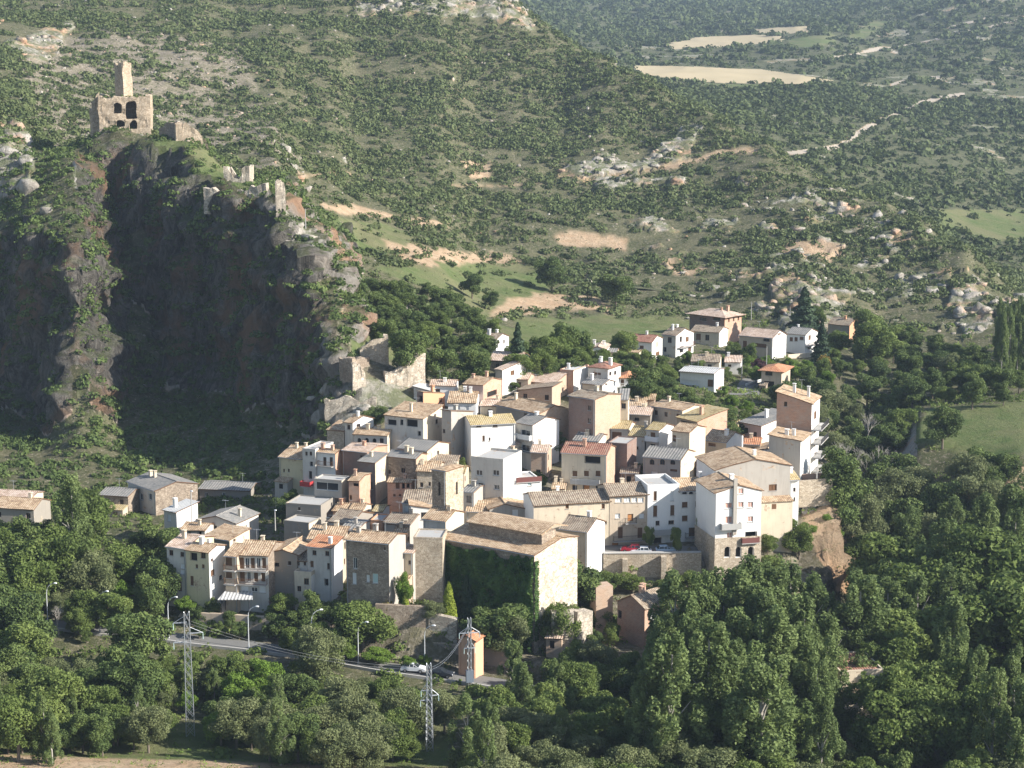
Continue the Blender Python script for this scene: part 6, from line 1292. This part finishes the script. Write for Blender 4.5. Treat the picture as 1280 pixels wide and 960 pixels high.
# single trees one can point to
for a in [
 ('poplar', 88, 596, 20, 'tall dark leafy tree rising beside the left farm roofs'), ('broad', 108, 612, 15, 'leaning broad tree right of the tall tree by the farm'), ('broad', 148, 672, 11, 'round tree with a clean edge standing right of the lamp lit bend'),
 ('broad', 80, 655, 15, 'large round tree below the left farm'), ('olive', 112, 690, 11, 'grey green tree over the second street lamp'), ('lime', 150, 726, 6, 'yellow green small tree by the vegetable plot'),
 ('oak', 170, 762, 12, 'dark round tree in front of the road between two lamps', 1.25), ('olive', 393, 786, 11, 'round grey green tree in front of the fifth street lamp'),
 ('broad', 452, 752, 10, 'broad bright tree below the stone mansion', 1.3), ('broad', 432, 768, 8, 'leafy tree left of the broad bright one'), ('lime', 505, 713, 7.5, 'column of green creeper by the annex wall', .5),
 ('thuja', 561, 727, 7.6, 'yellow green pointed thuja in front of the ivy'), ('thuja', 507, 742, 4.6, 'small green thuja in the garden above the old wall', 1.2), ('rust', 483, 747, 4, 'rusty orange shrub in the garden above the old wall', .8), ('olive', 538, 751, 4, 'little flat topped olive tree in the church garden', 1.4),
 ('fir', 583, 718, 9, 'dark fir against the ivy wall'), ('oak', 622, 752, 10, 'dark spreading tree below the ivy wall', 1.3), ('oak', 600, 762, 8, 'dark tree between the thuja and the church corner', 1.2), ('olive', 640, 765, 9, 'loose grey green tree at the church corner'),
 ('oak', 725, 699, 12, 'dense dark tree in front of the white gabled house', 1.05), ('lime', 232, 746, 3.6, 'rounded light green shrub behind the third lamp', 1.3), ('lime', 474, 808, 3.2, 'longer lime green bush beside the road', 2.0), ('lime', 438, 806, 3.0, 'smaller lime green bush beside the road', 1.2), ('lime', 510, 818, 2.8, 'lime green bush above the silver white car', 1.3), ('lime', 530, 817, 2.6, 'lime green bush behind the last street lamp', 1.3),
 ('fir', 665, 628, 6, 'dark green conifer beside the long cream house', .9), ('olive', 672, 650, 4, 'thin shrub at the foot of the long cream house', .8),
 ('fir', 647, 402, 13, 'dark fir next to the grey roofed bungalow', 1.0), ('oak', 713, 400, 12, 'big dark tree under the green field'), ('broad', 705, 412, 10, 'bright tree left of the tiny white cottage'), ('broad', 780, 408, 9, 'light green tree above the red roofed cottage'), ('fir', 1006, 358, 19, 'tall dark evergreen behind the grey roofed villa', 1.5), ('broad', 1015, 380, 12, 'fresh green tree in front of the tall evergreen'), ('fir', 1028, 400, 13, 'pointed conifer left of the orange gabled shed'), ('broad', 1048, 408, 9, 'broad tree against the stone shed'), ('broad', 1092, 396, 15, 'leafy tree right of the orange gabled shed', 1.2), ('broad', 1085, 385, 13, 'paler leafy tree behind the one by the shed'),
 ('oak', 770, 340, 12, 'very dark round oak on the orange bank', 1.35), ('oak', 690, 322, 12, 'dark oak by the upper terraced field', 1.25), ('oak', 590, 338, 9, 'round oak in the middle of the terraced field', 1.1), ('oak', 614, 363, 6, 'small round oak below the middle one', 1.1),
 ('oak', 1180, 508, 10, 'lone round tree at the edge of the sunlit right field', 1.15), ('oak', 510, 408, 12, 'dark green oak right of the fort wall', 1.15), ('oak', 545, 432, 10, 'dark oak beside the rampart', 1.25), ('oak', 590, 438, 9, 'dark oak above the golden tiled houses', 1.3), ('broad', 530, 405, 8, 'bright green tree behind the rampart'), ('oak', 478, 395, 9, 'oak above the fort wall'),
 ('bare', 1100, 543, 17, 'bare grey tree standing in the dark gorge'), ('bare', 1068, 532, 16, 'leafless tree by the tallest brick house'), ('bare', 1085, 505, 14, 'pale leafless crown among the oaks'), ('bare', 70, 745, 7, 'leafless shrub by the first street lamp'), ('olive', 1120, 588, 15, 'pale grey green willow in the gorge', 1.1), ('olive', 1212, 570, 12, 'pale willow below the right field', 1.1),
 ('oak', 800, 460, 9, 'leftmost of the dark oaks filling the hollow under the villas', 1.3), ('plum', 950, 447, 5, 'purple leaved plum in the villa gardens', 1.2), ('broad', 918, 425, 6, 'garden tree between the villas'), ('broad', 938, 428, 6, 'garden tree before the tan house'), ('broad', 885, 436, 4, 'low garden tree under the brick villa', 1.4), ('broad', 1000, 450, 6, 'garden tree below the white terrace villa'), ('broad', 1030, 446, 6, 'garden tree right of the white terrace villa'), ('rust', 1032, 440, 5, 'brownish shrub by the white terrace villa'),
 ('lime', 985, 662, 4, 'yellow shrub in the garden right of the arcade house', 1.1), ('broad', 978, 640, 6, 'green creeper mass right of the arcade house', 1.1), ('broad', 965, 690, 6, 'bright vine on the slope below the arcade house', 1.3), ('broad', 1000, 655, 7, 'leafy shrub at the cliff edge', 1.2), ('broad', 960, 670, 4, 'creeper heap by the arcade', 1.2),
 ('broad', 760, 712, 4.5, 'leftmost bright bush under the terrace wall', 1.5), ('broad', 790, 716, 4, 'bright bush between the terrace buttresses', 1.7), ('broad', 832, 722, 4, 'bright bush below the right buttress', 1.7), ('broad', 860, 716, 5, 'bush at the right end of the terrace wall', 1.4), ('broad', 885, 630, 9, 'dark creeper hanging between the two white houses', .55), ('broad', 812, 655, 5, 'climbing vine on the porch of the flat topped white house', .6), ('broad', 846, 658, 6, 'second vine at the right of the porch', .5), ('broad', 690, 538, 6, 'tree tucked below the tall orange brick building', 1.3), ('broad', 668, 585, 6, 'garden tree beside the white terrace house', 1.0), ('broad', 575, 570, 6, 'ivy clad stump left of the white modern block', .5), ('oak', 800, 578, 6, 'dark garden trees behind the tan town house', 1.3), ('broad', 365, 612, 5, 'shrub beneath the red balcony', 1.0), ('oak', 352, 622, 6, 'dark shrub on the ravine edge', 1.2), ('oak', 470, 508, 5, 'windblown pine on the slope above the long low house', 1.5), ('broad', 640, 476, 3, 'hedge under the slanting white wall', 1.8),
 ('thuja', 700, 818, 5, 'shrub over the little pump house', 1.2), ('broad', 700, 745, 10, 'tree over the sunlit bastion', .9), ('poplar', 640, 800, 10, 'pale feathery tree right of the transformer hut', 1.3)]:
    at_top(*a)
def poly_pts(poly, dmin, seed, n=4000, dy=.75):
    r = np.random.default_rng(seed); xs = [p[0] for p in poly]; ys = [p[1] for p in poly]; out = []
    for _ in range(n):
        x, y = r.uniform(min(xs), max(xs)), r.uniform(min(ys), max(ys))
        if not inpoly(np.array([x]), np.array([y]), poly)[0]: continue
        if all((x-a)**2+((y-b)/dy)**2 > dmin*dmin for a, b in out): out.append((x, y))
    return out
KEEP = [(228, 250, 770, 915, 262), (528, 546, 832, 935, 258), (570, 606, 770, 850, 288), (1150, 1330, 510, 556, 446), (1006, 1084, 628, 706, 353), (500, 562, 828, 850, 288), (56, 80, 736, 778, 303), (121, 140, 744, 788, 301), (207, 225, 752, 795, 300), (308, 326, 760, 806, 297), (444, 465, 780, 828, 292), (528, 552, 772, 835, 292), (-50, 540, 938, 990, 238), (60, 330, 780, 812, 296), (430, 500, 826, 842, 290), (200, 300, 905, 990, 245), (772, 812, 746, 790, 302)]
def blocked(x, y, h, wide):
    P = hit(x, y, h, 225, 1200); hw = h*.27*wide*F/P[1]; yb = y+h*F/P[1]*.93
    return any(P[1] < k[4] and x+hw > k[0] and x-hw < k[1] and yb > k[2] and y < k[3] for k in KEEP)
def wood(poly, dmin, kinds, hlo, hhi, label, group, seed, wide=(.95, 1.25)):
    r = random.Random(seed)
    for (x, y) in poly_pts(poly, dmin, seed):
        kd = r.choice(kinds); h = r.uniform(hlo, hhi); kl = {'poplar': 'upright poplar', 'broad': 'bright leafy tree', 'olive': 'grey green willow', 'oak': 'dark rounded tree', 'lime': 'light green young tree', 'bare': 'leafless grey tree'}[kd]
        h = h*(1.25 if kd == 'poplar' and hhi < 16 else 1); wd = r.uniform(*wide)
        if blocked(x, y, h, wd):
            h *= .6
            if blocked(x, y, h, wd): continue
        at_top(kd, x, y, h, kl+' '+label, wd, kl+'s '+group)
wood([(-60,742),(60,735),(120,770),(165,800),(180,860),(165,890),(60,900),(-60,905)], 33, ['broad', 'poplar', 'olive', 'oak', 'broad'], 7, 11, 'in the thicket at the left of the pylon', 'left of the pylon', 1)
wood([(190,800),(215,815),(300,812),(370,830),(360,880),(300,895),(180,890)], 32, ['broad', 'olive', 'lime', 'poplar'], 6, 9, 'between the pylon and the road', 'between pylon and road', 2)
wood([(370,835),(500,842),(530,850),(515,915),(420,925),(330,905),(350,870)], 30, ['olive', 'broad', 'oak', 'olive'], 6, 9, 'in the grove left of the slim pylon', 'in the grove', 3)
wood([(545,862),(620,845),(660,822),(700,812),(760,820),(770,880),(560,905)], 29, ['olive', 'broad', 'poplar', 'broad'], 7, 11, 'below the transformer hut and church', 'below the church', 4)
wood([(520,930),(560,905),(760,880),(960,885),(1110,870),(1340,850),(1340,985),(520,985)], 33, ['olive', 'olive', 'broad', 'oak'], 6, 9, 'in the willow belt along the bottom of the view', 'in the bottom belt', 5)
wood([(828,722),(870,712),(920,700),(990,712),(1040,735),(1040,800),(950,815),(830,800)], 34, ['poplar'], 17, 22, 'in front of the arcade house', 'in the middle poplar stand', 6, (1.1, 1.4))
wood([(810,815),(1030,820),(1030,870),(800,875)], 36, ['poplar', 'oak', 'broad'], 10, 14, 'at the feet of the middle poplars', 'under the middle poplars', 7)
wood([(1065,670),(1110,640),(1180,625),(1240,600),(1340,585),(1340,720),(1200,760),(1060,745)], 34, ['poplar', 'poplar', 'poplar', 'broad'], 17, 22, 'in the big poplar wood on the right', 'in the right wood', 8, (1.1, 1.4))
wood([(1100,770),(1200,755),(1340,740),(1340,850),(1120,865),(1110,830)], 36, ['broad', 'poplar', 'oak', 'broad'], 12, 15, 'in front of the big poplar wood', 'before the right wood', 9)
wood([(1040,560),(1080,540),(1110,560),(1190,580),(1270,595),(1280,625),(1200,640),(1095,640),(1055,620)], 30, ['oak', 'oak', 'olive', 'broad'], 10, 14, 'filling the dark gorge', 'in the gorge', 10)
wood([(1030,480),(1080,450),(1130,430),(1200,440),(1275,460),(1275,492),(1190,500),(1130,520),(1100,545),(1040,540),(1000,500)], 26, ['oak', 'oak', 'broad', 'olive'], 7, 11, 'on the wooded slope behind the tallest brick house', 'on the right slope', 11)
wood([(1252,372),(1300,372),(1300,398),(1252,398)], 8, ['poplar'], 17, 20, 'in the row at the right edge under the pale crag', 'at the right edge', 12, (.5, .7))
wood([(980,470),(1010,455),(1040,460),(1035,520),(1000,490)], 22, ['oak'], 7, 9, 'behind the orange hipped roof', 'behind the orange roof', 13)
wood([(797,462),(830,458),(860,478),(900,500),(930,510),(925,522),(890,520),(830,500),(800,480)], 17, ['oak'], 5, 8, 'in the hollow between old quarter and villas', 'in the hollow', 14, (1.1, 1.5))
wood([(640,415),(730,418),(735,445),(690,452),(640,440)], 20, ['broad', 'oak', 'broad'], 6, 9, 'in the row above the upper houses', 'above the upper houses', 15)
wood([(785,430),(830,440),(860,445),(860,458),(790,450)], 17, ['broad', 'oak'], 4, 6, 'in the gardens left of the long white house', 'in the villa gardens', 16)
wood([(430,345),(470,345),(560,355),(620,400),(600,435),(560,425),(500,400),(430,380)], 17, ['broad', 'oak', 'oak'], 4, 8, 'on the slope behind the ruined fort', 'behind the fort', 17, (1.2, 1.6))
wood([(1110,480),(1160,455),(1230,470),(1110,500)], 26, ['oak', 'broad'], 8, 10, 'above the sunlit right field', 'above the right field', 18)
wood([(1110,400),(1180,420),(1250,440),(1240,460),(1120,430)], 20, ['oak', 'broad'], 7, 9, 'below the pale crag at right', 'below the pale crag', 19, (1.2, 1.6))
wood([(1220,545),(1270,540),(1270,580),(1230,580)], 24, ['oak'], 8, 10, 'on the lower edge of the right field', 'at the field edge', 20, (1.2, 1.5))
wood([(-50,640),(50,640),(60,690),(40,740),(-50,740)], 30, ['broad', 'oak'], 10, 13, 'in the shady wood under the farm', 'under the farm', 21)
wood([(160,660),(200,650),(205,720),(160,720)], 26, ['oak'], 7, 10, 'in the shade left of the tenements', 'left of the tenements', 22)
wood([(340,735),(420,742),(430,800),(350,790)], 26, ['oak', 'broad'], 5, 7, 'in the shade under the white houses', 'in shade above the road', 23)
wood([(250,745),(380,770),(380,785),(240,775)], 22, ['oak'], 2.5, 4, 'scrubby on the bank above the road', 'on the road bank', 24)
wood([(0,700),(60,700),(150,740),(140,760),(60,750)], 30, ['broad', 'olive'], 7, 9, 'between the first two street lamps', 'behind the first lamps', 25)
wood([(735,790),(770,800),(800,815),(790,835),(720,835),(700,815)], 22, ['oak','broad','olive'], 6, 8, 'below the brown brick house', 'below the brick house', 26)
wood([(740,735),(768,745),(765,790),(735,785)], 20, ['broad','oak'], 4, 6, 'between the wall stub and the brick house', 'by the wall stub', 27)
wood([(838,440),(870,436),(930,440),(1010,448),(1040,452),(1040,462),(930,462),(860,450)], 15, ['broad','lime','oak'], 3.5, 5.5, 'in the gardens below the villa row', 'below the villa row', 28)
wood([(1040,430),(1100,425),(1110,450),(1050,455)], 18, ['oak','broad'], 5, 7, 'right of the open dark garage', 'right of the garage', 29)
wood([(690,425),(780,430),(785,448),(700,450)], 16, ['oak','broad'], 5, 7, 'around the tiny white gabled cottage', 'around the tiny cottage', 30)
wood([(905,480),(930,490),(950,515),(900,520)], 16, ['lime','broad'], 3, 5, 'beside the street under the villas', 'beside the upper street', 31)
wood([(930,512),(965,505),(970,480),(985,480),(985,500),(960,520)], 15, ['oak','broad'], 3.5, 5, 'behind the tallest brick house', 'behind the tallest brick house', 32)
wood([(-40,760),(60,755),(170,800),(200,840),(215,880),(150,905),(-40,900)], 24, ['oak','broad','olive'], 4.5, 6.5, 'low in the thicket left of the pylon', 'low in the left thicket', 33)
wood([(262,830),(340,850),(520,860),(520,905),(400,905),(270,890)], 24, ['olive','oak','broad'], 4, 6, 'low in the grove by the slim pylon', 'low in the grove', 34)
wood([(180,800),(300,822),(420,838),(500,850),(500,865),(300,850),(190,830)], 20, ['broad','olive'], 3, 4.5, 'on the bank just below the road', 'below the road', 35)
wood([(20,640),(55,640),(60,655),(-20,660),(-20,640)], 18, ['broad','oak'], 5, 7, 'right in front of the left farm sheds', 'by the farm sheds', 36)
for k, (x, y, h) in enumerate([(846,716,20),(878,722,20),(905,712,21),(934,704,22),(962,712,21),(990,708,20),(1016,724,19),(1034,745,18),(860,748,18),(828,772,16),(950,742,20),(1000,752,19),(1075,820,12),(1098,832,10),(1052,828,9),(975,795,15)]): at_top('poplar', x, y, h, 'upright poplar in front of the arcade house', 1.25, 'upright poplars in the middle poplar stand')
for k, (x, y) in enumerate([(1016,655),(1034,640),(1048,662),(1066,648),(1074,684),(1028,690)]): at_top('bush', x, y, 2.2, 'small bush rooted on the orange bluff', 1.1, 'bushes on the orange bluff')
print('trees', NT_[0], TCOUNT, time.time()-T0)
# ------------------------------------------------------------------ light
EL, AZ = R(29.5), R(18)     # sun from the right and a little in front of the village
sd = Vector((math.cos(EL)*math.cos(AZ), -math.cos(EL)*math.sin(AZ), math.sin(EL)))
sun = bpy.data.objects.new('sun', bpy.data.lights.new('sun', 'SUN')); COL.objects.link(sun)
sun.rotation_euler = sd.to_track_quat('Z', 'Y').to_euler(); sun.data.energy = 5.0; sun.data.angle = R(.5); sun.data.color = (1, .955, .88)
w = bpy.data.worlds.new('World'); scene.world = w; w.use_nodes = True; nt = w.node_tree; nt.nodes.clear()
sk = nt.nodes.new('ShaderNodeTexSky'); sk.sky_type = 'NISHITA'; sk.sun_disc = False; sk.sun_elevation = EL
sk.sun_rotation = math.atan2(sd.x, sd.y); sk.altitude = 600
bg = nt.nodes.new('ShaderNodeBackground'); bg.inputs[1].default_value = .085; ow = nt.nodes.new('ShaderNodeOutputWorld')
nt.links.new(sk.outputs[0], bg.inputs[0]); nt.links.new(bg.outputs[0], ow.inputs[0])
# haze: still air over the valley
HZ = 8.5e-5
mh = bpy.data.materials.new('haze'); mh.use_nodes = True; n_ = mh.node_tree; n_.nodes.clear(); o_ = n_.nodes.new('ShaderNodeOutputMaterial'); pv = n_.nodes.new('ShaderNodeVolumePrincipled')
pv.inputs['Density'].default_value = HZ; pv.inputs['Color'].default_value = (.62, .78, 1, 1); pv.inputs['Anisotropy'].default_value = .1; n_.links.new(pv.outputs[0], o_.inputs['Volume'])
M['haze'] = mh
zlo = min(PN[..., 2].min(), PF[..., 2].min())-6; zhi = max(PN[..., 2].max(), PF[..., 2].max(), CZ)+40
mb = MB(); mb.box(-3600, 3600, -60, 5560, zlo, zhi); hz = mb.build('haze', mh); tag(hz, 'pale blue haze filling the valley air', 'haze', kind='stuff')
vs = scene.view_settings; vs.view_transform = 'Standard'; vs.look = 'None'; vs.gamma = 1; vs.use_curve_mapping = False; vs.exposure = 1.1
scene.display_settings.display_device = 'sRGB'
cy = scene.cycles; cy.max_bounces = 5; cy.diffuse_bounces = 2; cy.glossy_bounces = 2; cy.transmission_bounces = 2; cy.volume_bounces = 0; cy.transparent_max_bounces = 8
cy.use_denoising = True; cy.volume_step_rate = 8; cy.caustics_reflective = False; cy.caustics_refractive = False
scene.render.use_persistent_data = False
print('done', len(bpy.data.objects), time.time()-T0)
